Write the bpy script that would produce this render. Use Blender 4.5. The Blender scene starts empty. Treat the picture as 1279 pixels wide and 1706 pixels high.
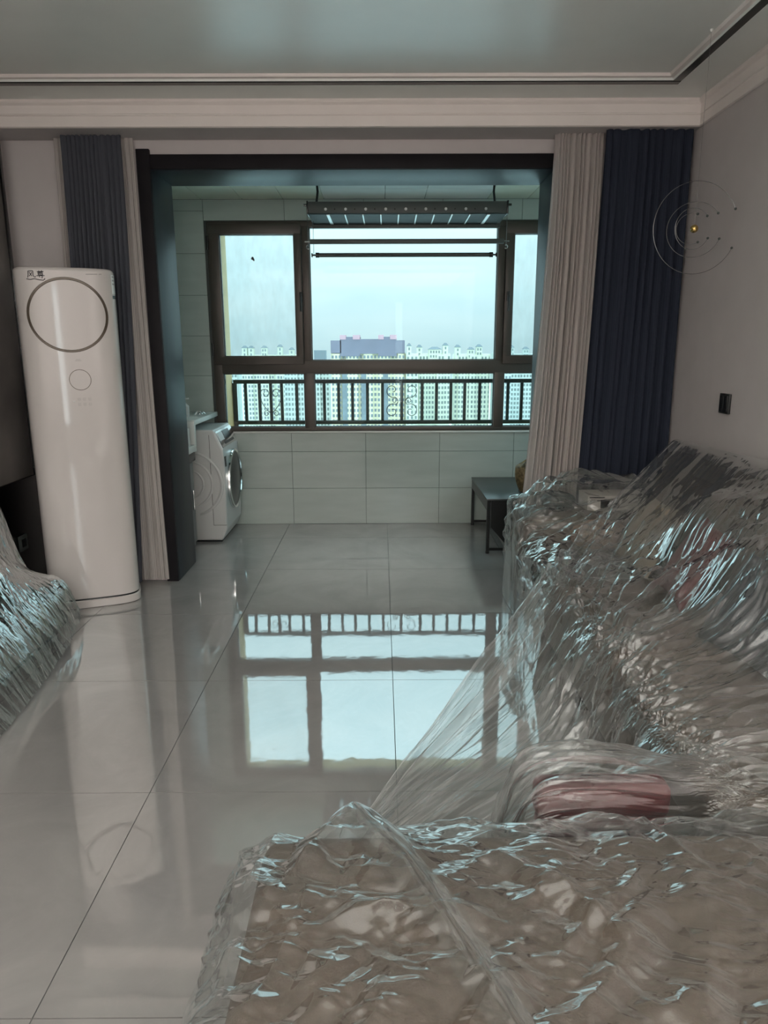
import bpy, bmesh, math, random
import numpy as np
from mathutils import Vector, Matrix
random.seed(7)
R = math.radians
SC = bpy.context.scene
COL = SC.collection

# ---------------------------------------------------------------- camera, sky, lights, exposure
cam_d = bpy.data.cameras.new('camera')
cam = bpy.data.objects.new('camera', cam_d)
COL.objects.link(cam)
cam_d.sensor_fit = 'HORIZONTAL'
cam_d.sensor_width = 36.0
cam_d.lens = 36.0 * 1188.27 / 1279.0
cam_d.clip_start = 0.02
cam_d.clip_end = 3000
pitch, roll, yaw = 0.22441, 0.003518, -0.003518
fwd = Vector((0, math.cos(pitch), -math.sin(pitch)))
rgt = Vector((1, 0, 0))
dwn = Vector((0, -math.sin(pitch), -math.cos(pitch)))
r2 = rgt * math.cos(roll) + dwn * math.sin(roll)
d2 = dwn * math.cos(roll) - rgt * math.sin(roll)
M3 = Matrix((r2, -d2, -fwd)).transposed()
cam.matrix_world = (Matrix.Rotation(yaw, 3, 'Z') @ M3).to_4x4()
cam.location = (0, 0, 1.3983)
SC.camera = cam

SC.view_settings.view_transform = 'Standard'
SC.view_settings.look = 'None'
SC.view_settings.exposure = 0.0
SC.view_settings.gamma = 1.0
SC.view_settings.use_curve_mapping = False
SC.cycles.max_bounces = 10
SC.cycles.transparent_max_bounces = 24
SC.cycles.use_denoising = True
SC.cycles.caustics_reflective = False
SC.cycles.caustics_refractive = False

# overcast sky: brighter toward the zenith, soft cloud banks
W = bpy.data.worlds.new('overcast_sky')
SC.world = W
W.use_nodes = True
nt = W.node_tree
nt.nodes.clear()
wo = nt.nodes.new('ShaderNodeOutputWorld')
bg = nt.nodes.new('ShaderNodeBackground')
tc = nt.nodes.new('ShaderNodeTexCoord')
sx = nt.nodes.new('ShaderNodeSeparateXYZ')
nt.links.new(tc.outputs['Generated'], sx.inputs[0])
mp = nt.nodes.new('ShaderNodeMapping')
mp.inputs['Scale'].default_value = (3.0, 3.0, 14.0)
nt.links.new(tc.outputs['Generated'], mp.inputs[0])
nz = nt.nodes.new('ShaderNodeTexNoise')
nz.inputs['Scale'].default_value = 1.6
nz.inputs['Detail'].default_value = 4
nt.links.new(mp.outputs[0], nz.inputs['Vector'])
ramp = nt.nodes.new('ShaderNodeValToRGB')
ramp.color_ramp.elements[0].position = 0.3
ramp.color_ramp.elements[0].color = (0.56, 0.80, 0.86, 1)
ramp.color_ramp.elements[1].position = 0.7
ramp.color_ramp.elements[1].color = (0.66, 0.87, 0.91, 1)
nt.links.new(nz.outputs['Fac'], ramp.inputs[0])
mx = nt.nodes.new('ShaderNodeMath'); mx.operation = 'MAXIMUM'; mx.inputs[1].default_value = 0.0
nt.links.new(sx.outputs['Z'], mx.inputs[0])
ml = nt.nodes.new('ShaderNodeMath'); ml.operation = 'MULTIPLY_ADD'
ml.inputs[1].default_value = 3.3
ml.inputs[2].default_value = 1.0
nt.links.new(mx.outputs[0], ml.inputs[0])
nt.links.new(ramp.outputs[0], bg.inputs['Color'])
nt.links.new(ml.outputs[0], bg.inputs['Strength'])
nt.links.new(bg.outputs[0], wo.inputs['Surface'])

# hazy sun high behind the flat: lights only the outdoors in front of the window
sd = bpy.data.lights.new('sun', 'SUN')
sd.energy = 0.9
sd.angle = R(20)
sd.color = (1.0, 0.97, 0.88)
sun = bpy.data.objects.new('sun', sd)
COL.objects.link(sun)
sun.rotation_euler = (R(50), 0, R(-20))

def area(name, loc, rot, sx_, sy_, energy, color, portal=False, spread=180):
    d = bpy.data.lights.new(name, 'AREA')
    d.shape = 'RECTANGLE'; d.size = sx_; d.size_y = sy_
    d.energy = energy; d.color = color
    o = bpy.data.objects.new(name, d)
    COL.objects.link(o)
    o.location = loc; o.rotation_euler = rot
    d.spread = R(spread)
    if portal:
        d.cycles.is_portal = True
    return o
# daylight entering through the window ahead (sampling portal, gives no light of its own)
area('window_portal', (0.17, 5.80, 1.55), (R(-90), 0, 0), 3.1, 1.62, 1, (1, 1, 1), True)
area('added_window_portal', (1.86, 5.12, 1.55), (R(90), 0, R(90)), 1.0, 1.6, 1, (1, 1, 1), True)  # sampling portal of the side window added to light the balcony
# unseen fill light added under the ceiling behind the camera to brighten the room
area('ceiling_fill_light', (-0.25, -1.7, 2.60), (0, 0, 0), 3.2, 3.2, 42, (1.0, 0.935, 0.90))
# unseen upward fill added behind the camera, bounced off the ceiling
area('bounce_fill_light', (-0.25, -2.0, 0.55), (R(180), 0, 0), 3.2, 2.8, 262, (1.0, 0.935, 0.90), spread=130)
# daylight in the narrow upright window behind the camera
area('rear_window_light', (0.37, -3.58, 1.32), (R(90), 0, 0), 0.14, 2.0, 6, (0.94, 1.0, 1.0))

# ---------------------------------------------------------------- helpers
ORG = {}

class MB:
    def __init__(s):
        s.v = []; s.f = []; s.sm = []
    def add(s, v, f, smooth=False):
        n = len(s.v)
        s.v += [tuple(p) for p in v]
        s.f += [tuple(i + n for i in q) for q in f]
        s.sm += [smooth] * len(f)
        return s
    def box(s, a, b, bev=0.0, seg=2):
        x0, y0, z0 = [min(p, q) for p, q in zip(a, b)]
        x1, y1, z1 = [max(p, q) for p, q in zip(a, b)]
        if bev <= 0:
            v = [(x0,y0,z0),(x1,y0,z0),(x1,y1,z0),(x0,y1,z0),(x0,y0,z1),(x1,y0,z1),(x1,y1,z1),(x0,y1,z1)]
            f = [(0,3,2,1),(4,5,6,7),(0,1,5,4),(1,2,6,5),(2,3,7,6),(3,0,4,7)]
            return s.add(v, f)
        bm = bmesh.new()
        bmesh.ops.create_cube(bm, size=1)
        for q in bm.verts:
            q.co = Vector(((x0+x1)/2 + q.co.x*(x1-x0), (y0+y1)/2 + q.co.y*(y1-y0), (z0+z1)/2 + q.co.z*(z1-z0)))
        bmesh.ops.bevel(bm, geom=bm.edges[:], offset=bev, segments=seg, profile=0.5, affect='EDGES')
        return s.frombm(bm, True)
    def frombm(s, bm, smooth=True):
        bm.verts.index_update()
        s.add([tuple(q.co) for q in bm.verts], [tuple(q.index for q in f.verts) for f in bm.faces], smooth)
        bm.free()
        return s
    def tube(s, pts, r, n=8, closed=False, cap=True):
        pts = [Vector(p) for p in pts]
        k = len(pts)
        rr = r if isinstance(r, (list, tuple)) else [r] * k
        rings = []
        up = None
        for i in range(k):
            if closed:
                t = pts[(i+1) % k] - pts[i-1]
            else:
                t = pts[min(i+1, k-1)] - pts[max(i-1, 0)]
            if t.length < 1e-9: t = Vector((0, 0, 1))
            t.normalize()
            if up is None:
                up = Vector((0, 0, 1)) if abs(t.z) < 0.9 else Vector((1, 0, 0))
            a = t.cross(up)
            if a.length < 1e-6: a = t.orthogonal()
            a.normalize(); b = a.cross(t).normalized(); up = b
            rings.append([pts[i] + (a*math.cos(2*math.pi*j/n) + b*math.sin(2*math.pi*j/n)) * rr[i] for j in range(n)])
        v = [p for q in rings for p in q]
        f = []
        for i in range(k if closed else k-1):
            i2 = (i+1) % k
            for j in range(n):
                j2 = (j+1) % n
                f.append((i*n+j, i*n+j2, i2*n+j2, i2*n+j))
        if cap and not closed:
            f.append(tuple(reversed(range(n)))); f.append(tuple((k-1)*n+j for j in range(n)))
        return s.add(v, f, n > 5)
    def lathe(s, prof, c, axis='Z', n=32):
        # prof: (radius, height); closed at ends when radius 0
        v = []; f = []
        k = len(prof)
        for (r, h) in prof:
            for j in range(n):
                a = 2*math.pi*j/n
                p = (r*math.cos(a), r*math.sin(a), h)
                if axis == 'X': p = (p[2], p[0], p[1])
                elif axis == 'Y': p = (p[0], -p[2], p[1])
                v.append((p[0]+c[0], p[1]+c[1], p[2]+c[2]))
        for i in range(k-1):
            for j in range(n):
                j2 = (j+1) % n
                f.append((i*n+j, i*n+j2, (i+1)*n+j2, (i+1)*n+j))
        return s.add(v, f, True)
    def prism(s, poly, axis, a, b):
        # extrude a 2-D polygon along an axis from a to b
        n = len(poly)
        def P(p, t):
            return {'X': (t, p[0], p[1]), 'Y': (p[0], t, p[1]), 'Z': (p[0], p[1], t)}[axis]
        v = [P(p, a) for p in poly] + [P(p, b) for p in poly]
        f = [tuple(reversed(range(n))), tuple(range(n, 2*n))]
        for i in range(n):
            j = (i+1) % n
            f.append((i, j, n+j, n+i))
        return s.add(v, f)
    def ellipsoid(s, c, r, n=16, m=10):
        v = []; f = []
        for i in range(m+1):
            t = math.pi*i/m
            for j in range(n):
                a = 2*math.pi*j/n
                v.append((c[0]+r[0]*math.sin(t)*math.cos(a), c[1]+r[1]*math.sin(t)*math.sin(a), c[2]+r[2]*math.cos(t)))
        for i in range(m):
            for j in range(n):
                j2 = (j+1) % n
                f.append((i*n+j, (i+1)*n+j, (i+1)*n+j2, i*n+j2))
        return s.add(v, f, True)
    def build(s, name, mat, parent=None, local=False, fixn=True):
        me = bpy.data.meshes.new(name)
        o0 = ORG.get(parent.name, Vector((0, 0, 0))) if (parent and not local) else Vector((0, 0, 0))
        me.from_pydata([(p[0]-o0.x, p[1]-o0.y, p[2]-o0.z) for p in s.v], [], s.f)
        if fixn:
            bm = bmesh.new(); bm.from_mesh(me)
            bmesh.ops.remove_doubles(bm, verts=bm.verts, dist=1e-6)
            bmesh.ops.recalc_face_normals(bm, faces=bm.faces)
            bm.to_mesh(me); bm.free()
        if any(s.sm):
            me.polygons.foreach_set('use_smooth', [True]*len(me.polygons))
            try: me.set_sharp_from_angle(angle=R(38))
            except Exception: pass
        if mat: me.materials.append(mat)
        o = bpy.data.objects.new(name, me)
        COL.objects.link(o)
        if parent:
            o.parent = parent
            ORG[o.name] = o0
        return o

def tag(o, label=None, cat=None, group=None, kind=None):
    if label: o['label'] = label
    if cat: o['category'] = cat
    if group: o['group'] = group
    if kind: o['kind'] = kind
    return o

def thing(name, loc, label, cat, group=None, rz=0.0):
    o = bpy.data.objects.new(name, None)
    COL.objects.link(o)
    o.empty_display_size = 0.1
    o.location = loc; o.rotation_euler = (0, 0, rz)
    ORG[o.name] = Vector(loc)
    return tag(o, label, cat, group)

def box(name, a, b, mat, parent=None, bev=0.0, seg=2, local=False):
    return MB().box(a, b, bev, seg).build(name, mat, parent, local)

def struct(o):
    o['kind'] = 'structure'
    return o

def grid_obj(name, P, mat, parent=None, uv=None):
    """P: (n, m, 3) array of points -> one smooth mesh object"""
    n, m = P.shape[:2]
    o0 = ORG.get(parent.name, Vector((0, 0, 0))) if parent else Vector((0, 0, 0))
    Q = P.reshape(-1, 3) - np.array(o0)
    me = bpy.data.meshes.new(name)
    idx = np.arange(n*m).reshape(n, m)
    F = np.stack([idx[:-1, :-1], idx[1:, :-1], idx[1:, 1:], idx[:-1, 1:]], -1).reshape(-1, 4)
    me.vertices.add(n*m); me.loops.add(F.size); me.polygons.add(len(F))
    me.vertices.foreach_set('co', Q.astype(np.float32).ravel())
    me.loops.foreach_set('vertex_index', F.astype(np.int32).ravel())
    me.polygons.foreach_set('loop_start', np.arange(0, F.size, 4, dtype=np.int32))
    me.polygons.foreach_set('loop_total', np.full(len(F), 4, dtype=np.int32))
    me.polygons.foreach_set('use_smooth', np.ones(len(F), dtype=bool))
    if uv is not None:
        l = me.uv_layers.new(name='UVMap')
        l.data.foreach_set('uv', uv.reshape(-1, 2)[F.ravel()].astype(np.float32).ravel())
    me.update(); me.validate()
    if mat: me.materials.append(mat)
    o = bpy.data.objects.new(name, me)
    COL.objects.link(o)
    if parent: o.parent = parent; ORG[o.name] = o0
    return o

# numpy gradient noise, ridged noise, Catmull-Rom
_rng = np.random.RandomState(11)
_perm = np.tile(_rng.permutation(256), 2)
_ang = _rng.rand(256) * 2*np.pi
_gx, _gy = np.cos(_ang), np.sin(_ang)
def noise2(x, y):
    xi = np.floor(x).astype(int); yi = np.floor(y).astype(int)
    xf, yf = x-xi, y-yi
    u = xf*xf*xf*(xf*(xf*6-15)+10); v = yf*yf*yf*(yf*(yf*6-15)+10)
    def g(ix, iy, fx, fy):
        h = _perm[(_perm[ix & 255] + iy) & 255]
        return _gx[h]*fx + _gy[h]*fy
    a = g(xi, yi, xf, yf); b = g(xi+1, yi, xf-1, yf)
    c = g(xi, yi+1, xf, yf-1); d = g(xi+1, yi+1, xf-1, yf-1)
    return ((a*(1-u)+b*u)*(1-v) + (c*(1-u)+d*u)*v) * 1.5
def fbm(x, y, o=4):
    s = 0; a = 1.0; t = 0
    for i in range(o):
        s = s + a*noise2(x*2**i + 17.3*i, y*2**i - 9.1*i); t += a; a *= 0.5
    return s/t
def ridge(x, y, o=3, gain=0.5):
    s = 0; a = 1.0; t = 0
    for i in range(o):
        r = 1 - np.abs(noise2(x*2**i + 31.7*i, y*2**i + 5.3*i))*1.6
        s = s + a*r; t += a; a *= gain
    return s/t - 0.45
def crumple2(x, y, waves, seed, warp=0.35):
    """film creased along many straight folds: sum of triangle waves (direction deg, wavelength, slope) -> flat facets, sharp creases"""
    rs = np.random.RandomState(seed)
    s = 0
    for (ang, lam, slope) in waves:
        c, q = math.cos(R(ang)), math.sin(R(ang))
        t = (x*c+y*q)/lam
        al = (-x*q+y*c)/lam
        o1, o2 = rs.rand()*50, rs.rand()*50
        t = t + warp*noise2(t*0.45+o1, al*0.22+o2)*2 + rs.rand()
        tri = 2*np.abs(t-np.floor(t)-0.5)                # 0..1, crease at both ends
        am = np.clip(0.45+1.3*noise2(t*0.21+o2, al*0.30+o1), 0, 1.3)
        s = s + (tri-0.5)*am*slope*lam*0.5
    return s
def cr(ctrl, t):
    """Catmull-Rom through ctrl (k, ...) at t (array in 0..1)"""
    ctrl = np.asarray(ctrl, float)
    k = len(ctrl)
    x = np.clip(t, 0, 1)*(k-1)
    i = np.clip(np.floor(x).astype(int), 0, k-2)
    f = (x-i).reshape((-1,)+(1,)*(ctrl.ndim-1))
    p0 = ctrl[np.clip(i-1, 0, k-1)]; p1 = ctrl[i]; p2 = ctrl[i+1]; p3 = ctrl[np.clip(i+2, 0, k-1)]
    p0 = np.where((i == 0).reshape(f.shape), 2*p1-p2, p0)
    p3 = np.where((i == k-2).reshape(f.shape), 2*p2-p1, p3)
    T = 0.8
    m1 = (p2-p0)*0.5*T; m2 = (p3-p1)*0.5*T
    f2, f3 = f*f, f*f*f
    return (2*f3-3*f2+1)*p1 + (f3-2*f2+f)*m1 + (-2*f3+3*f2)*p2 + (f3-f2)*m2
def surf(stations, nu, nv):
    """stations (nv_ctrl, nu_ctrl, 3) -> (nv, nu, 3)"""
    S = np.asarray(stations, float)
    A = cr(S, np.linspace(0, 1, nv))                 # (nv, k, 3)
    B = cr(np.swapaxes(A, 0, 1), np.linspace(0, 1, nu))
    return np.swapaxes(B, 0, 1)
def normals(P):
    du = np.gradient(P, axis=1); dv = np.gradient(P, axis=0)
    n = np.cross(du, dv)
    return n/(np.linalg.norm(n, axis=2, keepdims=True)+1e-9)
def sstep(a, b, x):
    t = np.clip((x-a)/(b-a), 0, 1)
    return t*t*(3-2*t)

# ---------------------------------------------------------------- materials
MATS = {}
def nodes(name):
    m = bpy.data.materials.new(name)
    m.use_nodes = True
    t = m.node_tree
    return m, t, t.nodes['Principled BSDF'], t.nodes['Material Output']
def pbr(name, col, rough=0.5, metal=0.0, spec=0.5, var=0.06, vscale=6.0, bump=0.0, bscale=60.0, coat=0.0, trans=0.0, sheen=0.0, ior=1.5, stretch=(1, 1, 1)):
    m, t, b, o = nodes(name)
    b.inputs['Roughness'].default_value = rough
    b.inputs['Metallic'].default_value = metal
    b.inputs['Specular IOR Level'].default_value = spec
    b.inputs['IOR'].default_value = ior
    b.inputs['Coat Weight'].default_value = coat
    b.inputs['Coat Roughness'].default_value = 0.05
    b.inputs['Sheen Weight'].default_value = sheen
    tcn = t.nodes.new('ShaderNodeTexCoord')
    mpn = t.nodes.new('ShaderNodeMapping'); mpn.inputs['Scale'].default_value = stretch
    t.links.new(tcn.outputs['Object'], mpn.inputs[0])
    n = t.nodes.new('ShaderNodeTexNoise')
    n.inputs['Scale'].default_value = vscale; n.inputs['Detail'].default_value = 5
    t.links.new(mpn.outputs[0], n.inputs['Vector'])
    r = t.nodes.new('ShaderNodeValToRGB')
    r.color_ramp.elements[0].position = 0.3; r.color_ramp.elements[1].position = 0.7
    c0 = [max(0, c*(1-var)) for c in col]; c1 = [min(1, c*(1+var)) for c in col]
    r.color_ramp.elements[0].color = (*c0, 1); r.color_ramp.elements[1].color = (*c1, 1)
    t.links.new(n.outputs['Fac'], r.inputs[0]); t.links.new(r.outputs[0], b.inputs['Base Color'])
    if bump > 0:
        n2 = t.nodes.new('ShaderNodeTexNoise'); n2.inputs['Scale'].default_value = bscale; n2.inputs['Detail'].default_value = 3
        t.links.new(mpn.outputs[0], n2.inputs['Vector'])
        bp = t.nodes.new('ShaderNodeBump'); bp.inputs['Strength'].default_value = bump; bp.inputs['Distance'].default_value = 0.005
        t.links.new(n2.outputs['Fac'], bp.inputs['Height']); t.links.new(bp.outputs[0], b.inputs['Normal'])
    MATS[name] = m
    return m

m_ceil = pbr('ceiling_paint', (0.84, 0.87, 0.83), 0.3, var=0.015)
m_wall = pbr('mauve_wall_paint', (0.60, 0.565, 0.56), 0.7, var=0.03, bump=0.05, bscale=200)
m_corn = pbr('cornice_plaster', (0.91, 0.85, 0.81), 0.5, var=0.02)
m_black = pbr('black_metal', (0.012, 0.013, 0.013), 0.35, var=0.1)
m_trimb = pbr('black_trim_strip', (0.02, 0.022, 0.022), 0.2, metal=0.6, var=0.1)
m_case = pbr('dark_navy_wood', (0.012, 0.014, 0.019), 0.42, spec=0.3, var=0.25, vscale=3, stretch=(14, 14, 0.6), bump=0.04, bscale=30)
m_bronze = pbr('bronze_frame', (0.075, 0.062, 0.052), 0.42, metal=0.2, var=0.05)
m_rail = pbr('dark_green_rail', (0.018, 0.032, 0.030), 0.45, var=0.1)
m_walltile = pbr('wall_tile', (0.47, 0.54, 0.505), 0.12, var=0.05, vscale=3, stretch=(1, 1, 5))
m_grout = pbr('grout', (0.09, 0.10, 0.095), 0.9)
m_panel = pbr('ceiling_panel_matte', (0.72, 0.76, 0.64), 0.4, var=0.02)
m_panelg = pbr('ceiling_panel_gloss', (0.90, 0.92, 0.90), 0.2, var=0.01)
m_white = pbr('white_plastic', (0.70, 0.71, 0.70), 0.3, var=0.01)
m_ac = pbr('glossy_white_casing', (0.64, 0.61, 0.59), 0.06, var=0.01)
m_wash = pbr('washer_enamel', (0.62, 0.63, 0.62), 0.3, var=0.01)
m_stone = pbr('white_counter_stone', (0.72, 0.75, 0.72), 0.25, var=0.04)
m_grey = pbr('grey_cabinet', (0.20, 0.20, 0.195), 0.5, var=0.05)
m_ring = pbr('bronze_ring', (0.085, 0.065, 0.045), 0.3, metal=0.2, var=0.05)
m_dark = pbr('dark_plastic', (0.02, 0.022, 0.023), 0.25, var=0.05)
m_ink = pbr('black_ink', (0.03, 0.03, 0.035), 0.5)
m_faint = pbr('grey_print', (0.36, 0.345, 0.34), 0.4)
m_chrome = pbr('chrome', (0.75, 0.77, 0.77), 0.12, metal=1.0, var=0.02)
m_alu = pbr('grey_aluminium', (0.065, 0.078, 0.074), 0.5, metal=0.1, var=0.04)
m_alub = pbr('silver_bracket', (0.6, 0.63, 0.62), 0.3, metal=0.4, var=0.03)
m_leather = pbr('brown_leather', (0.092, 0.067, 0.049), 0.5, var=0.12, vscale=9, bump=0.25, bscale=260)
m_leather2 = pbr('taupe_leather', (0.150, 0.125, 0.102), 0.5, var=0.1, vscale=9, bump=0.2, bscale=260)
m_red = pbr('dark_red_fabric', (0.12, 0.014, 0.015), 0.6, var=0.15, bump=0.2, bscale=200)
m_redb = pbr('red_storage_box_cloth', (0.085, 0.007, 0.010), 0.5, var=0.15, bump=0.1, bscale=120)
m_navy = pbr('navy_fabric', (0.012, 0.017, 0.026), 0.7, var=0.15, bump=0.2, bscale=200)
m_beige = pbr('beige_fabric', (0.26, 0.22, 0.17), 0.8, var=0.1, bump=0.2, bscale=200)
m_card = pbr('card', (0.50, 0.47, 0.43), 0.7, var=0.05)
m_paper = pbr('brown_paper', (0.40, 0.27, 0.20), 0.7, var=0.15, vscale=20, bump=0.6, bscale=25)
m_gold = pbr('gold_pattern_fabric', (0.17, 0.125, 0.06), 0.5, var=0.85, vscale=45)
m_brass = pbr('brass', (0.55, 0.38, 0.14), 0.18, metal=1.0, var=0.03)
m_wire = pbr('silver_wire', (0.22, 0.22, 0.22), 0.3, metal=0.9, var=0.02)
m_tvpanel = pbr('stone_wall_panel', (0.24, 0.22, 0.205), 0.25, var=0.25, vscale=2.5)
m_blackgl = pbr('black_gloss_panel', (0.004, 0.004, 0.004), 0.12, var=0.1)
m_cream = pbr('cream_stucco', (0.78, 0.62, 0.36), 0.8, var=0.04)
m_pink = pbr('pink_plastic', (0.60, 0.30, 0.28), 0.4)
m_exterior = pbr('facade_render', (0.6, 0.55, 0.45), 0.9)

# polished floor tile: marbled warm grey with a strong polish
def floor_mat():
    m, t, b, o = nodes('polished_floor_tile')
    tcn = t.nodes.new('ShaderNodeTexCoord')
    ge = t.nodes.new('ShaderNodeNewGeometry')
    n = t.nodes.new('ShaderNodeTexNoise'); n.inputs['Scale'].default_value = 2.2; n.inputs['Detail'].default_value = 8; n.inputs['Roughness'].default_value = 0.62
    n.inputs['Distortion'].default_value = 1.2
    t.links.new(ge.outputs['Position'], n.inputs['Vector'])
    r = t.nodes.new('ShaderNodeValToRGB')
    r.color_ramp.elements[0].position = 0.25; r.color_ramp.elements[0].color = (0.300, 0.292, 0.287, 1)
    r.color_ramp.elements[1].position = 0.75; r.color_ramp.elements[1].color = (0.390, 0.380, 0.372, 1)
    t.links.new(n.outputs['Fac'], r.inputs[0])
    v = t.nodes.new('ShaderNodeTexNoise'); v.inputs['Scale'].default_value = 3.0; v.inputs['Detail'].default_value = 6; v.inputs['Distortion'].default_value = 2.5
    t.links.new(ge.outputs['Position'], v.inputs['Vector'])
    vr = t.nodes.new('ShaderNodeValToRGB')
    vr.color_ramp.elements[0].position = 0.485; vr.color_ramp.elements[0].color = (0, 0, 0, 1)
    vr.color_ramp.elements[1].position = 0.5; vr.color_ramp.elements[1].color = (1, 1, 1, 1)
    e = vr.color_ramp.elements.new(0.515); e.color = (0, 0, 0, 1)
    t.links.new(v.outputs['Fac'], vr.inputs[0])
    mi = t.nodes.new('ShaderNodeMix'); mi.data_type = 'RGBA'
    mu = t.nodes.new('ShaderNodeMath'); mu.operation = 'MULTIPLY'; mu.inputs[1].default_value = 0.1
    t.links.new(vr.outputs[0], mu.inputs[0]); t.links.new(mu.outputs[0], mi.inputs['Factor'])
    t.links.new(r.outputs[0], mi.inputs[6]); mi.inputs[7].default_value = (0.42, 0.40, 0.39, 1)
    t.links.new(mi.outputs[2], b.inputs['Base Color'])
    b.inputs['Roughness'].default_value = 0.035
    b.inputs['IOR'].default_value = 2.5
    b.inputs['Specular IOR Level'].default_value = 0.9
    # slight waviness of the polish
    w = t.nodes.new('ShaderNodeTexNoise'); w.inputs['Scale'].default_value = 14; w.inputs['Detail'].default_value = 2
    t.links.new(ge.outputs['Position'], w.inputs['Vector'])
    bp = t.nodes.new('ShaderNodeBump'); bp.inputs['Strength'].default_value = 0.05; bp.inputs['Distance'].default_value = 0.004
    t.links.new(w.outputs['Fac'], bp.inputs['Height']); t.links.new(bp.outputs[0], b.inputs['Normal'])
    return m
m_floor = floor_mat()

def glass_mat(name, tint, refl):
    m, t, b, o = nodes(name)
    t.nodes.remove(b)
    tr = t.nodes.new('ShaderNodeBsdfTransparent'); tr.inputs[0].default_value = (*tint, 1)
    gl = t.nodes.new('ShaderNodeBsdfGlossy'); gl.inputs['Roughness'].default_value = 0.01
    lw = t.nodes.new('ShaderNodeLayerWeight'); lw.inputs[0].default_value = 0.25
    mu = t.nodes.new('ShaderNodeMath'); mu.operation = 'MULTIPLY_ADD'; mu.inputs[1].default_value = refl; mu.inputs[2].default_value = 0.008
    t.links.new(lw.outputs['Facing'], mu.inputs[0])
    mi = t.nodes.new('ShaderNodeMixShader')
    t.links.new(mu.outputs[0], mi.inputs[0]); t.links.new(tr.outputs[0], mi.inputs[1]); t.links.new(gl.outputs[0], mi.inputs[2])
    t.links.new(mi.outputs[0], o.inputs['Surface'])
    return m
m_glass = glass_mat('window_glass', (0.93, 0.98, 0.98), 0.14)

def screen_mat():
    m, t, b, o = nodes('insect_screen')
    t.nodes.remove(b)
    tr = t.nodes.new('ShaderNodeBsdfTransparent')
    di = t.nodes.new('ShaderNodeBsdfDiffuse'); di.inputs[0].default_value = (0.35, 0.38, 0.38, 1)
    tl = t.nodes.new('ShaderNodeBsdfTranslucent'); tl.inputs[0].default_value = (0.5, 0.55, 0.55, 1)
    ad = t.nodes.new('ShaderNodeMixShader')
    t.links.new(di.outputs[0], ad.inputs[1]); t.links.new(tl.outputs[0], ad.inputs[2])
    tcn = t.nodes.new('ShaderNodeTexCoord')
    mp_ = t.nodes.new('ShaderNodeMapping'); mp_.inputs['Scale'].default_value = (14, 14, 5)
    t.links.new(tcn.outputs['Object'], mp_.inputs[0])
    n = t.nodes.new('ShaderNodeTexNoise'); n.inputs['Scale'].default_value = 1.5; n.inputs['Detail'].default_value = 5
    t.links.new(mp_.outputs[0], n.inputs['Vector'])
    mr = t.nodes.new('ShaderNodeMapRange'); mr.inputs[1].default_value = 0.3; mr.inputs[2].default_value = 0.7
    mr.inputs[3].default_value = 0.07; mr.inputs[4].default_value = 0.14
    t.links.new(n.outputs['Fac'], mr.inputs[0])
    mi = t.nodes.new('ShaderNodeMixShader')
    t.links.new(mr.outputs[0], mi.inputs[0]); t.links.new(tr.outputs[0], mi.inputs[1]); t.links.new(ad.outputs[0], mi.inputs[2])
    t.links.new(mi.outputs[0], o.inputs['Surface'])
    return m
m_screen = screen_mat()

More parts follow.
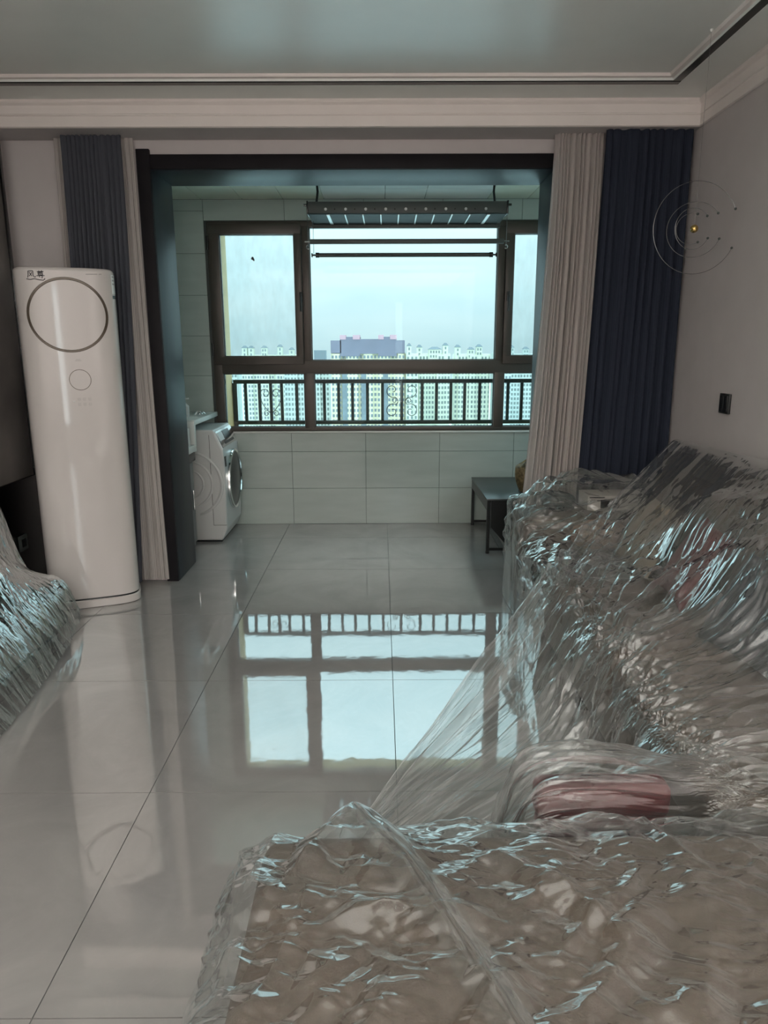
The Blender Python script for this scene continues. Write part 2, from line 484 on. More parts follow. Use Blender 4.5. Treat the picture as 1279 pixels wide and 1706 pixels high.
def film_mat(name, haze, refl, rough, bscale, bstr, haze2=0.5, base=0.24, power=1.3):
    """thin polythene: clear, slightly milky, glossy"""
    m, t, b, o = nodes(name)
    t.nodes.remove(b)
    tcn = t.nodes.new('ShaderNodeTexCoord')
    n = t.nodes.new('ShaderNodeTexNoise'); n.noise_type = 'RIDGED_MULTIFRACTAL'
    n.inputs['Scale'].default_value = bscale; n.inputs['Detail'].default_value = 3; n.inputs['Distortion'].default_value = 0.6
    t.links.new(tcn.outputs['Object'], n.inputs['Vector'])
    bp = t.nodes.new('ShaderNodeBump'); bp.inputs['Strength'].default_value = bstr; bp.inputs['Distance'].default_value = 0.006
    t.links.new(n.outputs['Fac'], bp.inputs['Height'])
    tr = t.nodes.new('ShaderNodeBsdfTransparent'); tr.inputs[0].default_value = (0.93, 0.94, 0.93, 1)
    di = t.nodes.new('ShaderNodeBsdfDiffuse'); di.inputs[0].default_value = (0.72, 0.74, 0.73, 1)
    tl = t.nodes.new('ShaderNodeBsdfTranslucent'); tl.inputs[0].default_value = (0.80, 0.83, 0.82, 1)
    gl = t.nodes.new('ShaderNodeBsdfGlossy'); gl.inputs['Roughness'].default_value = rough; gl.inputs[0].default_value = (0.95, 0.97, 0.97, 1)
    for s_ in (di, tl, gl): t.links.new(bp.outputs[0], s_.inputs['Normal'])
    dt = t.nodes.new('ShaderNodeMixShader'); dt.inputs[0].default_value = 0.5
    t.links.new(di.outputs[0], dt.inputs[1]); t.links.new(tl.outputs[0], dt.inputs[2])
    m1 = t.nodes.new('ShaderNodeMixShader')
    hz = t.nodes.new('ShaderNodeMath'); hz.operation = 'MULTIPLY_ADD'; hz.inputs[1].default_value = haze2; hz.inputs[2].default_value = haze
    lw0 = t.nodes.new('ShaderNodeLayerWeight'); lw0.inputs[0].default_value = 0.5
    p0 = t.nodes.new('ShaderNodeMath'); p0.operation = 'POWER'; p0.inputs[1].default_value = 2.2
    t.links.new(lw0.outputs['Facing'], p0.inputs[0]); t.links.new(p0.outputs[0], hz.inputs[0]); at_ = t.nodes.new('ShaderNodeAttribute'); at_.attribute_name = 'layers'
    ha = t.nodes.new('ShaderNodeMath'); ha.operation = 'MULTIPLY_ADD'; ha.use_clamp = True; ha.inputs[1].default_value = 0.45
    t.links.new(at_.outputs['Fac'], ha.inputs[0]); t.links.new(hz.outputs[0], ha.inputs[2]); t.links.new(ha.outputs[0], m1.inputs[0])
    t.links.new(tr.outputs[0], m1.inputs[1]); t.links.new(dt.outputs[0], m1.inputs[2])
    lw = t.nodes.new('ShaderNodeLayerWeight'); lw.inputs[0].default_value = 0.5
    t.links.new(bp.outputs[0], lw.inputs['Normal'])
    pw = t.nodes.new('ShaderNodeMath'); pw.operation = 'POWER'; pw.inputs[1].default_value = power
    t.links.new(lw.outputs['Facing'], pw.inputs[0])
    mu = t.nodes.new('ShaderNodeMath'); mu.operation = 'MULTIPLY_ADD'; mu.inputs[1].default_value = refl; mu.inputs[2].default_value = base
    t.links.new(pw.outputs[0], mu.inputs[0])
    m2 = t.nodes.new('ShaderNodeMixShader')
    t.links.new(mu.outputs[0], m2.inputs[0]); t.links.new(m1.outputs[0], m2.inputs[1]); t.links.new(gl.outputs[0], m2.inputs[2])
    t.links.new(m2.outputs[0], o.inputs['Surface'])
    return m
m_film = film_mat('plastic_film', 0.05, 0.92, 0.08, 22, 0.05, 0.60, 0.05)
m_film2 = film_mat('plastic_film_near', 0.04, 0.92, 0.10, 20, 0.05, 0.40, 0.03, 1.7)

def cloth_mat(name, col, rough, translucent, transparent, stripes=0.0, sscale=300.0):
    m, t, b, o = nodes(name)
    t.nodes.remove(b)
    di = t.nodes.new('ShaderNodeBsdfDiffuse'); di.inputs['Roughness'].default_value = 0.6
    tl = t.nodes.new('ShaderNodeBsdfTranslucent')
    tcn = t.nodes.new('ShaderNodeTexCoord')
    n = t.nodes.new('ShaderNodeTexWave'); n.wave_type = 'BANDS'; n.bands_direction = 'X'
    n.inputs['Scale'].default_value = sscale; n.inputs['Distortion'].default_value = 0.35; n.inputs['Detail'].default_value = 1
    n.inputs['Detail Scale'].default_value = 0.3
    t.links.new(tcn.outputs['UV'], n.inputs['Vector'])
    r = t.nodes.new('ShaderNodeValToRGB')
    r.color_ramp.elements[0].color = (*[c*(1-stripes) for c in col], 1)
    r.color_ramp.elements[1].color = (*col, 1)
    t.links.new(n.outputs['Fac'], r.inputs[0])
    t.links.new(r.outputs[0], di.inputs[0]); t.links.new(r.outputs[0], tl.inputs[0])
    m1 = t.nodes.new('ShaderNodeMixShader'); m1.inputs[0].default_value = translucent
    t.links.new(di.outputs[0], m1.inputs[1]); t.links.new(tl.outputs[0], m1.inputs[2])
    if transparent > 0:
        tr = t.nodes.new('ShaderNodeBsdfTransparent')
        m2 = t.nodes.new('ShaderNodeMixShader'); m2.inputs[0].default_value = transparent
        t.links.new(m1.outputs[0], m2.inputs[1]); t.links.new(tr.outputs[0], m2.inputs[2])
        t.links.new(m2.outputs[0], o.inputs['Surface'])
    else:
        t.links.new(m1.outputs[0], o.inputs['Surface'])
    return m
m_sheer = cloth_mat('sheer_white_cloth', (0.85, 0.80, 0.765), 0.8, 0.45, 0.12, 0.28, 40)
m_sheer2 = cloth_mat('ribbed_white_cloth', (0.76, 0.72, 0.69), 0.8, 0.3, 0.08, 0.4, 26)
m_navyc = cloth_mat('navy_curtain_cloth', (0.038, 0.045, 0.065), 0.9, 0.02, 0.0, 0.12, 30)
m_greyc = cloth_mat('slate_curtain_cloth', (0.095, 0.102, 0.122), 0.9, 0.02, 0.0, 0.12, 30)

# ---------------------------------------------------------------- room shell
XL, XR = -2.12, 1.66          # living room side walls
YB = 5.70                     # balcony window wall
YP0, YP1 = 4.25, 4.62         # pier and lintel between room and balcony
ZC = 2.64                     # lowered ceiling band
OX0, OX1, OZ = -1.255, 0.962, 2.36
YR = -3.6                     # wall behind the camera
BX0, BX1 = -1.95, 1.75        # balcony side walls

fl = struct(box('floor', (XL-0.2, YR-0.2, -0.12), (BX1+0.2, YB+0.2, -0.004), m_grout))
tx0, ty0, ts, gap = -0.7543, 1.2538, 0.8, 0.0014
tile_mesh = None
for i in range(-2, 4):
    for k in range(-2, 6):
        x0, x1 = tx0 + ts*i, tx0 + ts*(i+1)
        y0, y1 = ty0 + ts*k, ty0 + ts*(k+1)
        x0c, x1c = max(x0, XL if y0 < YP0 else BX0), min(x1, BX1)
        y1c = min(y1, YB)
        if x1c - x0c < 0.03 or y1c - y0 < 0.03: continue
        full = abs(x1c-x0c-ts) < 1e-4 and abs(y1c-y0-ts) < 1e-4
        if full and tile_mesh:
            o = bpy.data.objects.new('tile', tile_mesh); COL.objects.link(o)
        else:
            w, d = x1c-x0c, y1c-y0
            o = MB().box((gap, gap, -0.006), (w-gap, d-gap, 0.0)).build('tile', m_floor)
            if full: tile_mesh = o.data
        o.location = (x0c, y0, 0); o.parent = fl
o = MB().box((XL, YR, -0.006), (BX1, ty0-2*ts-gap, 0)).build('tile', m_floor, fl)

# ceiling: inner tray, step with black strip, lowered band
TX0, TX1, TY1 = -1.99, 1.435, 3.80     # outer edge of the tray step (black strip)
cm = MB()
cm.box((XL-0.2, YR-0.2, 2.666), (XR+0.2, YP1+0.1, 2.9))
ceil = struct(cm.build('ceiling', m_ceil))
bandm = MB()
for a, b in (((XL, TY1, ZC), (XR, YP0, 2.76)), ((XL, YR, ZC), (TX0, TY1, 2.76)), ((TX1, YR, ZC), (XR, TY1, 2.76)), ((TX0, YR, ZC), (TX1, YR+0.4, 2.76))):
    bandm.box(a, b)
bandm.build('lowered_band', m_ceil, ceil)
st = MB()
w = 0.036
st.box((TX0, TY1-w, ZC-0.0035), (TX1, TY1, ZC+0.006))
st.box((TX0, YR+0.4, ZC-0.002), (TX0+w, TY1-w, ZC+0.006))
st.box((TX1-w, YR+0.4, ZC-0.002), (TX1, TY1-w, ZC+0.006))
st.build('black_strip', m_trimb, ceil)
# molding frame of the tray (sloped white lip above the strip)
def frame_prism(mb, x0, x1, y1, prof):
    """sweep profile [(inset, z)] along far side and both long sides with mitred corners; the near ends run behind the camera"""
    pts = []
    for (d, z) in prof:
        pts.append([(x0+d, YR+0.4, z), (x0+d, y1-d, z), (x1-d, y1-d, z), (x1-d, YR+0.4, z)])
    n = len(prof)
    v = [p for q in pts for p in q]; f = []
    for i in range(n-1):
        for j in range(3):
            f.append((i*4+j, i*4+j+1, (i+1)*4+j+1, (i+1)*4+j))
    mb.add(v, f)
    return mb
o = frame_prism(MB(), TX0, TX1, TY1, [(w, ZC+0.002), (w+0.003, ZC+0.012)]).build('tray_step', m_ceil, ceil, fixn=False)
o = frame_prism(MB(), TX0, TX1, TY1, [(w+0.003, ZC+0.012), (w+0.024, ZC+0.0135), (w+0.030, 2.667)]).build('tray_molding', m_corn, ceil, fixn=False)

# cornice: on the face of the curtain-box drop and along both side walls
CY = 4.03
cprof = [(0.000, 2.515), (0.004, 2.513), (0.014, 2.517), (0.014, 2.566), (0.020, 2.569), (0.020, 2.574), (0.016, 2.577), (0.018, 2.615),
         (0.030, 2.624), (0.034, 2.630), (0.034, 2.6405)]
def sweep(prof, path_fn, n):
    v = []; f = []
    for p in prof: v += path_fn(p)
    for i in range(len(prof)-1):
        for j in range(n-1):
            f.append((i*n+j, i*n+j+1, (i+1)*n+j+1, (i+1)*n+j))
    return MB().add(v, f)
struct(sweep(cprof, lambda p: [(XL+p[0], YR, p[1]), (XL+p[0], CY-p[0], p[1]), (XR-p[0], CY-p[0], p[1]), (XR-p[0], YR, p[1])], 4).build('trim_1', m_corn, fixn=False))
# curtain-box beam behind the cornice
struct(box('trim_2', (XL, CY, 2.514), (XR, YP0, ZC+0.01), m_wall))

struct(box('wall_right', (XR, YR, 0), (XR+0.15, YP0, 2.8), m_wall))
struct(box('wall_left', (XL-0.15, YR, 0), (XL, YP0, 2.8), m_wall))
# rear wall, with a narrow upright window
rw = MB()
rw.box((XL-0.15, YR-0.12, 0), (0.30, YR, 2.8)); rw.box((0.44, YR-0.12, 0), (XR+0.15, YR, 2.8))
rw.box((0.30, YR-0.12, 0), (0.44, YR, 0.30)); rw.box((0.30, YR-0.12, 2.35), (0.44, YR, 2.8))
struct(rw.build('wall_rear', m_wall))
pier = MB()
pier.box((XL-0.15, YP0, 0), (OX0-0.035, YP1, 2.8)); pier.box((OX1+0.035, YP0, 0), (BX1+0.15, YP1, 2.8))
pier.box((OX0-0.035, YP0, OZ+0.03), (OX1+0.035, YP1, 2.8))
struct(pier.build('wall_back', m_wall))

# dark wooden casing round the opening: jamb boards, head board, face mouldings
cas = struct(bpy.data.objects.new('door_1', None)); COL.objects.link(cas)
jb = MB().box((OX0-0.035, YP0-0.012, 0), (OX0, YP1+0.012, OZ+0.034), 0.003).build('jamb', m_case, cas)
jb = MB().box((OX1, YP0-0.012, 0), (OX1+0.035, YP1+0.012, OZ+0.034), 0.003).build('jamb', m_case, cas)
MB().box((OX0, YP0-0.012, OZ), (OX1, YP1+0.012, OZ+0.034), 0.003).build('head_board', m_case, cas)
m_face = pbr('black_brown_face_board', (0.010, 0.009, 0.011), 0.6, spec=0.2, var=0.2)
MB().box((OX0-0.075, YP0-0.028, 0), (OX0-0.003, YP0-0.001, 2.465), 0.003).build('face_board', m_face, cas)
MB().box((OX1+0.003, YP0-0.028, 0), (OX1+0.075, YP0-0.001, 2.465), 0.003).build('face_board', m_face, cas)
MB().box((OX0-0.003, YP0-0.024, OZ+0.003), (OX1+0.003, YP0-0.001, 2.438), 0.003).build('face_board', m_face, cas)

# balcony walls
WX0, WX1, WZ0, WZ1 = -1.305, 1.64, 0.765, 2.335     # window opening
wb = MB()
wb.box((BX0-0.15, YB+0.008, 0), (WX0, YB+0.14, 2.8)); wb.box((WX1, YB+0.008, 0), (BX1+0.15, YB+0.14, 2.8))
wb.box((WX0, YB+0.008, 0), (WX1, YB+0.14, WZ0)); wb.box((WX0, YB+0.008, WZ1), (WX1, YB+0.14, 2.8))
wbo = struct(wb.build('wall_balcony', m_grout))
vx = [BX0, -1.915, -1.325, -0.718, -0.125, 0.468, 1.063, 1.655, BX1]
zr = [0.0, 0.298, 0.598, 0.898, 1.2, 1.503, 1.805, 2.108, 2.41, 2.49]
g = 0.0012
for i in range(len(vx)-1):
    for k in range(len(zr)-1):
        x0, x1, z0, z1 = vx[i], vx[i+1], zr[k], zr[k+1]
        if x1 > WX0+0.05 and x0 < WX1-0.05:          # window bay
            if z0 > 2.4: continue
            if z1 > WZ0 and z0 < WZ0: z1 = WZ0-0.012
            elif z0 >= WZ0 and z1 <= WZ1: continue
            elif z0 < WZ1 < z1: z0, z1 = WZ1+0.006, 2.49
            elif z0 >= WZ0 and z1 > WZ1: continue
        if x1-x0 < 0.02 or z1-z0 < 0.02: continue
        MB().box((x0+g, YB, z0+g), (x1-g, YB+0.010, z1-g), 0.001, 1).build('wall_tile', m_walltile, wbo)
# side walls of the balcony with tiles
xs = BX0
so = struct(box('wall_balcony_left', (xs-0.010, YP1, 0), (xs-0.15, YB+0.14, 2.8), m_grout))
for yy in ((YP1, 5.10), (5.10, YB)):
    for k in range(len(zr)-1):
        MB().box((xs, yy[0]+g, zr[k]+g), (xs-0.011, yy[1]-g, zr[k+1]-g), 0.001, 1).build('wall_tile', m_walltile, so)
xs = BX1
mbr = MB().box((xs+0.010, YP1, 0), (xs+0.15, YB+0.14, 0.74)).box((xs+0.010, YP1, 2.36), (xs+0.15, YB+0.14, 2.8)).box((xs+0.010, 5.62, 0.74), (xs+0.15, YB+0.14, 2.36))
so = struct(mbr.build('wall_balcony_right', m_grout))
for yy in ((YP1, 5.10), (5.10, YB)):
    for z0, z1 in ((0, 0.298), (0.298, 0.598), (0.598, 0.74), (2.36, 2.49)):
        MB().box((xs, yy[0]+g, z0+g), (xs+0.011, yy[1]-g, z1-g), 0.001, 1).build('wall_tile', m_walltile, so)
w2 = struct(bpy.data.objects.new('added_side_window', None)); COL.objects.link(w2)  # side window added to bring more daylight into the balcony
fr = MB(); t_ = 0.055
fr.box((xs+0.02, YP1, 0.74), (xs+0.09, 5.62, 0.74+t_)).box((xs+0.02, YP1, 2.36-t_), (xs+0.09, 5.62, 2.36)).box((xs+0.02, YP1, 0.79), (xs+0.09, YP1+t_, 2.31)).box((xs+0.02, 5.62-t_, 0.79), (xs+0.09, 5.62, 2.31))
fr.box((xs+0.02, YP1+t_, 1.23), (xs+0.09, 5.62-t_, 1.30))
fr.build('outer_frame', m_bronze, w2)
for z0, z1 in ((0.79, 1.235), (1.295, 2.31)): box('pane', (xs+0.05, YP1+t_, z0), (xs+0.056, 5.62-t_, z1), m_glass, w2)
# outer side of the pier, facing the balcony
# balcony ceiling with clip-in panels
bc = struct(box('ceiling', (BX0-0.15, YP1, 2.506), (BX1+0.15, YB+0.14, 2.8), m_grout))
px = [-1.95, -1.66, -1.335, -1.03, -0.725, -0.42, 0.035, 0.33, 0.80, 1.10, 1.40, 1.75]
for i in range(len(px)-1):
    for yy in ((YP1, 5.02), (5.02, 5.36), (5.36, YB)):
        mat = m_panelg if 5 <= i <= 7 else m_panel
        MB().box((px[i]+0.0015, yy[0]+0.0015, 2.49), (px[i+1]-0.0015, yy[1]-0.0015, 2.507), 0.002, 1).build('ceiling_panel', mat, bc)
# outside sill of the parapet slab and facade around the window
ext = MB()
ext.box((-6, YB+0.14, -1.2), (7, YB+0.55, 0.70))
ext.box((-6, YB+0.14, -1.2), (-1.255, YB+0.42, 3.2)); ext.box((1.62, YB+0.14, -1.2), (7, YB+0.42, 3.2))
ext.box((-1.255, YB+0.14, 2.42), (1.62, YB+0.42, 3.2))
struct(ext.build('wall_outer', m_cream))
struct(box('trim_3', (WX0-0.012, YB-0.022, WZ0-0.016), (WX1+0.01, YB+0.03, WZ0-0.001), m_stone, bev=0.003))

# ---------------------------------------------------------------- window
win = struct(bpy.data.objects.new('window_1', None)); COL.objects.link(win)
FY0, FY1 = YB-0.012, YB+0.075
m = MB()
m.box((WX0, FY0, WZ0), (WX1, FY1, 0.797), 0.004); m.box((WX0, FY0, 2.292), (WX1, FY1, WZ1), 0.004)
m.box((WX0, FY0+0.002, 0.79), (-1.232, FY1, 2.30), 0.004); m.box((1.60, FY0+0.002, 0.79), (WX1, FY1, 2.30), 0.004)
m.build('outer_frame', m_bronze, win)
MB().box((-1.24, FY0-0.001, 1.214), (1.61, FY1, 1.315), 0.004).build('mid_rail', m_bronze, win)
for x0, x1, z0, z1 in ((-0.595, -0.537, 1.31, 2.30), (-0.605, -0.522, 0.79, 1.22), (0.889, 0.945, 1.31, 2.30), (0.889, 0.968, 0.79, 1.22)):
    MB().box((x0, FY0-0.002, z0), (x1, FY1, z1), 0.004).build('mullion', m_bronze, win)
def pane(x0, x1, z0, z1, y, mat=m_glass, nm='pane', parent=None):
    return box(nm, (x0, y, z0), (x1, y+0.006, z1), mat, parent or win)
def beads(x0, x1, z0, z1, y):
    b = MB(); t_ = 0.006
    b.box((x0, y, z0), (x1, y+0.02, z0+t_)); b.box((x0, y, z1-t_), (x1, y+0.02, z1))
    b.box((x0, y, z0), (x0+t_, y+0.02, z1)); b.box((x1-t_, y, z0), (x1, y+0.02, z1))
    return b
for x0, x1, z0, z1 in ((-0.54, 0.892, 1.312, 2.296), (-1.235, -0.60, 0.793, 1.217), (-0.525, 0.892, 0.793, 1.217), (0.965, 1.605, 0.793, 1.217)):
    pane(x0, x1, z0, z1, YB+0.030)
    beads(x0+0.002, x1-0.002, z0+0.003, z1-0.003, YB+0.012).build('gasket', m_dark, win)
for sx0, sx1, gx0, gx1, hx in ((-1.292, -0.598, -1.214, -0.652, -0.607), (0.947, 1.625, 1.01, 1.56, 0.972)):
    s = MB(); y0, y1 = YB-0.030, YB+0.05
    s.box((sx0, y0, 1.285), (sx1, y1, 1.348), 0.004); s.box((sx0, y0, 2.240), (sx1, y1, 2.318), 0.004)
    s.box((sx0, y0, 1.34), (gx0, y1, 2.25), 0.004); s.box((gx1, y0, 1.34), (sx1, y1, 2.25), 0.004)
    so = s.build('sash', m_bronze, win)
    pane(gx0, gx1, 1.345, 2.243, YB+0.012, parent=so)
    beads(gx0, gx1, 1.346, 2.242, YB-0.008).build('gasket', m_dark, so)
    pane(gx0, gx1, 1.345, 2.243, YB+0.040, m_screen, 'insect_screen', so)
    h = MB()
    h.box((hx-0.011, YB-0.040, 1.755), (hx+0.011, YB-0.029, 1.825), 0.004)
    h.tube([(hx, YB-0.036, 1.80), (hx, YB-0.060, 1.80), (hx, YB-0.064, 1.79), (hx, YB-0.064, 1.68)], 0.008, 8)
    h.build('handle', m_dark, so)
    hg = MB()
    xh = sx0-0.006 if hx < 0 else sx1+0.006
    for zz in (1.40, 2.18): hg.tube([(xh, YB-0.032, zz-0.05), (xh, YB-0.032, zz+0.05)], 0.009, 8)
    hg.build('hinge', m_dark, so)
ins = MB()
ins.ellipsoid((-0.975, YB+0.036, 2.076), (0.010, 0.006, 0.013), 10, 6)
ins.ellipsoid((-0.966, YB+0.036, 2.064), (0.006, 0.005, 0.008), 8, 6)
for a in (-1, 1):
    ins.tube([(-0.975, YB+0.036, 2.08), (-0.990*1 if a < 0 else -0.962, YB+0.037, 2.072)], 0.0015, 4)
tag(ins.build('insect', m_ink), 'tiny dark insect resting on the left casement screen', 'insect')

# ---------------------------------------------------------------- railing outside the window
RY = 6.12
rl = thing('balcony_railing', (0, RY, 0.70), 'dark green metal railing with scroll ornaments outside the window', 'railing')
MB().box((-1.245, RY-0.025, 1.118), (1.70, RY+0.025, 1.152), 0.006).build('top_rail', m_rail, rl)
MB().box((-1.245, RY-0.02, 0.775), (1.70, RY+0.02, 0.808), 0.005).build('bottom_rail', m_rail, rl)
for x in (-1.240, -1.146, -1.029, -0.933, -0.841, -0.714, -0.60, -0.481, -0.359, -0.242, -0.115, 0.012, 0.175, 0.348, 0.470, 0.592, 0.709, 0.836, 0.955, 1.075, 1.192, 1.31, 1.43, 1.55):
    r_ = 0.021 if x < -1.2 else 0.0125
    MB().box((x-r_, RY-0.012, 0.70 if x < -1.2 else 0.80), (x+r_, RY+0.012, 1.125), 0.002, 1).build('baluster', m_rail, rl)
def spiral(cx, cz, r0, r1, a0, a1, n=30):
    return [(cx+(r0+(r1-r0)*i/n)*math.cos(R(a0+(a1-a0)*i/n)), cz+(r0+(r1-r0)*i/n)*math.sin(R(a0+(a1-a0)*i/n))) for i in range(n+1)]
def mirror(pts, c, sgn): return [(c+sgn*x, RY-0.014, z) for x, z in pts]
for sgn in (-1, 1):
    # heart with curled ends in the left bay
    o = MB()
    o.tube(mirror(spiral(0.046, 1.035, 0.010, 0.044, 420, 0)+[(0.090, 1.01), (0.084, 0.98), (0.062, 0.935), (0.025, 0.888), (0.004, 0.868)], -0.933, sgn), 0.0032, 5)
    o.tube(mirror([(0.002, 0.895)]+spiral(0.040, 0.868, 0.028, 0.008, 150, -270, 20), -0.933, sgn), 0.003, 5)
    o.build('scroll', m_rail, rl)
    # tall S-scrolls either side of the middle baluster
    o = MB()
    o.tube(mirror(spiral(0.078, 1.060, 0.012, 0.062, 630, 250)+[(0.040, 0.990), (0.030, 0.970), (0.038, 0.950)]+spiral(0.078, 0.885, 0.064, 0.012, 120, -300), 0.175, sgn), 0.0032, 5)
    o.tube(mirror(spiral(0.060, 0.972, 0.024, 0.008, 180, -240, 20), 0.175, sgn), 0.003, 5)
    o.build('scroll', m_rail, rl)

# ---------------------------------------------------------------- city outside
m_cw = pbr('city_cream_wall', (0.66, 0.62, 0.46), 0.9, var=0.03, vscale=0.2)  # pale wall colours, with the haze over the city mixed in
m_cw2 = pbr('city_pale_wall', (0.60, 0.63, 0.54), 0.9, var=0.03, vscale=0.2)
m_cw3 = pbr('city_grey_wall', (0.50, 0.56, 0.55), 0.9, var=0.03, vscale=0.2)
m_cg = pbr('city_window_glass', (0.17, 0.21, 0.24), 0.4, var=0.2, vscale=0.3)
m_cg2 = pbr('city_window_glass_pale', (0.17, 0.21, 0.21), 0.4, var=0.2, vscale=0.3)
m_croof = pbr('city_slate_roof', (0.17, 0.175, 0.235), 0.8, var=0.08, vscale=0.1)
m_cpink = pbr('city_pink_parapet', (0.50, 0.32, 0.38), 0.8, var=0.05)
m_croof2 = pbr('city_grey_roof', (0.15, 0.19, 0.22), 0.8, var=0.05)
m_cblue = pbr('city_blue_roof', (0.25, 0.50, 0.72), 0.8, var=0.05)
m_cgrnd = pbr('city_ground', (0.66, 0.74, 0.76), 0.95, var=0.25, vscale=0.02)  # pale blue ground, distance haze put into its colour
struct(box('ground', (-900, 60, -63), (900, 1500, -62), m_cgrnd))
GZ = -62.0
EYE = 1.4
def city(label, X0, X1, Y, ztop, wallm, glassm, bays, pitch_x=1.55, floor_h=2.9, roof=None, turrets=(), d=14.0):
    cx = (X0+X1)/2
    b = thing('apartment_building', (cx, Y, GZ), label, 'building', 'apartment blocks across the city')
    MB().box((X0, Y, GZ), (X1, Y+d, ztop)).build('wall', wallm, b)
    # projecting bays
    bm_ = MB()
    for (a, c) in bays: bm_.box((X0+a*(X1-X0), Y-1.2, GZ), (X0+c*(X1-X0), Y, ztop-0.6))
    if bays: bm_.build('bay', wallm, b)
    wm = MB()
    nx = max(2, int((X1-X0)/pitch_x)); zz = ztop-2.4
    while zz > -56:
        for i in range(nx):
            x = X0+(i+0.5)*(X1-X0)/nx; f = (x-X0)/(X1-X0)
            yy = Y-1.25 if any(a < f < c for a, c in bays) else Y-0.05
            s_ = pitch_x*0.30
            wm.add([(x-s_, yy-0.06, zz-0.8), (x+s_, yy-0.06, zz-0.8), (x+s_, yy-0.06, zz+0.8), (x-s_, yy-0.06, zz+0.8),
                    (x-s_, yy+0.02, zz-0.8), (x+s_, yy+0.02, zz-0.8), (x+s_, yy+0.02, zz+0.8), (x-s_, yy+0.02, zz+0.8)],
                   [(0,1,2,3), (0,3,7,4), (1,5,6,2), (3,2,6,7)])
        zz -= floor_h
    for (tx, tw, th) in turrets:
        x = X0+tx*(X1-X0); nw = max(1, int(tw/1.7))
        for k in range(nw):
            xx = x+(k-(nw-1)/2)*1.6
            for zz in (ztop+th-1.5, ztop+th-4.0):
                wm.add([(xx-0.45, Y-0.66, zz-0.7), (xx+0.45, Y-0.66, zz-0.7), (xx+0.45, Y-0.66, zz+0.7), (xx-0.45, Y-0.66, zz+0.7),
                        (xx-0.45, Y-0.55, zz-0.7), (xx+0.45, Y-0.55, zz-0.7), (xx+0.45, Y-0.55, zz+0.7), (xx-0.45, Y-0.55, zz+0.7)],
                       [(0,1,2,3), (0,3,7,4), (1,5,6,2), (3,2,6,7)])
    o = wm.build('windows', glassm, b, fixn=False); o['kind'] = 'stuff'
    for (tx, tw, th) in turrets:
        x = X0+tx*(X1-X0)
        MB().box((x-tw/2, Y-0.6, ztop-4), (x+tw/2, Y+tw, ztop+th)).build('turret', wallm, b)
        rm = MB(); zt = ztop+th
        rm.add([(x-tw*.6, Y-0.9, zt), (x+tw*.6, Y-0.9, zt), (x+tw*.6, Y+tw*1.1, zt), (x-tw*.6, Y+tw*1.1, zt),
                (x-tw*.2, Y-0.9+tw*.5, zt+1.5), (x+tw*.2, Y-0.9+tw*.5, zt+1.5), (x+tw*.2, Y+tw*.7, zt+1.5), (x-tw*.2, Y+tw*.7, zt+1.5)],
               [(0,1,2,3), (4,5,6,7), (0,1,5,4), (1,2,6,5), (2,3,7,6), (3,0,4,7)])
        rm.build('turret_roof', m_croof2, b)
    if roof: MB().box((X0-0.4, Y-0.5, ztop), (X1+0.4, Y+d, ztop+roof)).build('parapet', m_croof2, b)
    return b
# the large slate-roofed block in the middle of the view
D0 = 400.0
mb_ = city('large cream apartment block with dark slate upper floors and pink parapets', -27.3, 13.3, D0, -0.3, m_cw, m_cg,
           [(0.02, 0.12), (0.2, 0.36), (0.44, 0.56), (0.64, 0.80), (0.9, 0.98)], 1.9)
for x0, x1, z0, z1 in ((-27.3, -21.6, -0.6, 6.1), (-22.2, -11.3, -2.3, 8.0), (-11.3, -1.4, -1.0, 6.8), (-1.4, 8.6, -2.3, 8.0), (8.6, 13.0, -0.8, 6.1)):
    MB().box((x0, D0-1.6, z0), (x1, D0+13, z1)).build('slate_storey', m_croof, mb_)
for x0, x1 in ((-22.2, -19.0), (-15.2, -11.3), (-1.4, 1.6), (5.0, 8.6)):
    MB().box((x0, D0-1.9, 6.6), (x1, D0+6, 8.95)).build('parapet_block', m_cpink, mb_)
st_ = MB()
for x in (-20.0, -9.5, 2.5): st_.box((x-1.4, D0-1.35, -58), (x+1.4, D0-0.9, -4))
st_.build('stairwell_glazing', m_cg, mb_)
city('narrow cream tower with small pointed turret right of the slate-roofed block', 13.6, 20.2, 395, -1.0, m_cw2, m_cg2, [(0.1, 0.5)], 1.7, turrets=((0.25, 2.2, 4.0),))
city('pale block with two turrets, first right of the narrow cream tower', 20.6, 41.0, 430, -1.2, m_cw2, m_cg2, [(0.1, 0.3), (0.6, 0.8)], 1.8, turrets=((0.1, 3.0, 3.6), (0.55, 7.0, 2.4), (0.85, 3.0, 4.6)))
city('pale block with twin turrets in the right of the middle pane', 44.5, 66.0, 440, -1.6, m_cw2, m_cg2, [(0.1, 0.3), (0.42, 0.6), (0.75, 0.95)], 1.8, turrets=((0.08, 3.2, 4.0), (0.45, 3.6, 2.6), (0.68, 3.4, 4.2)))
city('pale block with tall turret beside the right mullion', 66.5, 76.5, 425, -1.0, m_cw3, m_cg, [(0.1, 0.4)], 1.9, turrets=((0.45, 3.4, 5.0),))
city('grey green block seen through the right casement', 80.0, 118.0, 470, -1.8, m_cw3, m_cg2, [(0.1, 0.25), (0.5, 0.65)], 2.0, turrets=((0.1, 3.4, 4.0), (0.35, 3.4, 3.0), (0.6, 3.4, 4.0)))
city('pale block left of the slate-roofed block, lower pane only', -56.0, -30.0, 420, -7.0, m_cw3, m_cg2, [(0.1, 0.3), (0.6, 0.8)], 1.8, roof=1.0)
city('cream block with two turrets near the left mullion', -66.0, -44.0, 460, -1.8, m_cw2, m_cg, [(0.1, 0.25), (0.5, 0.7)], 1.9, turrets=((0.12, 3.0, 4.8), (0.45, 3.0, 3.0), (0.8, 3.0, 4.4)))
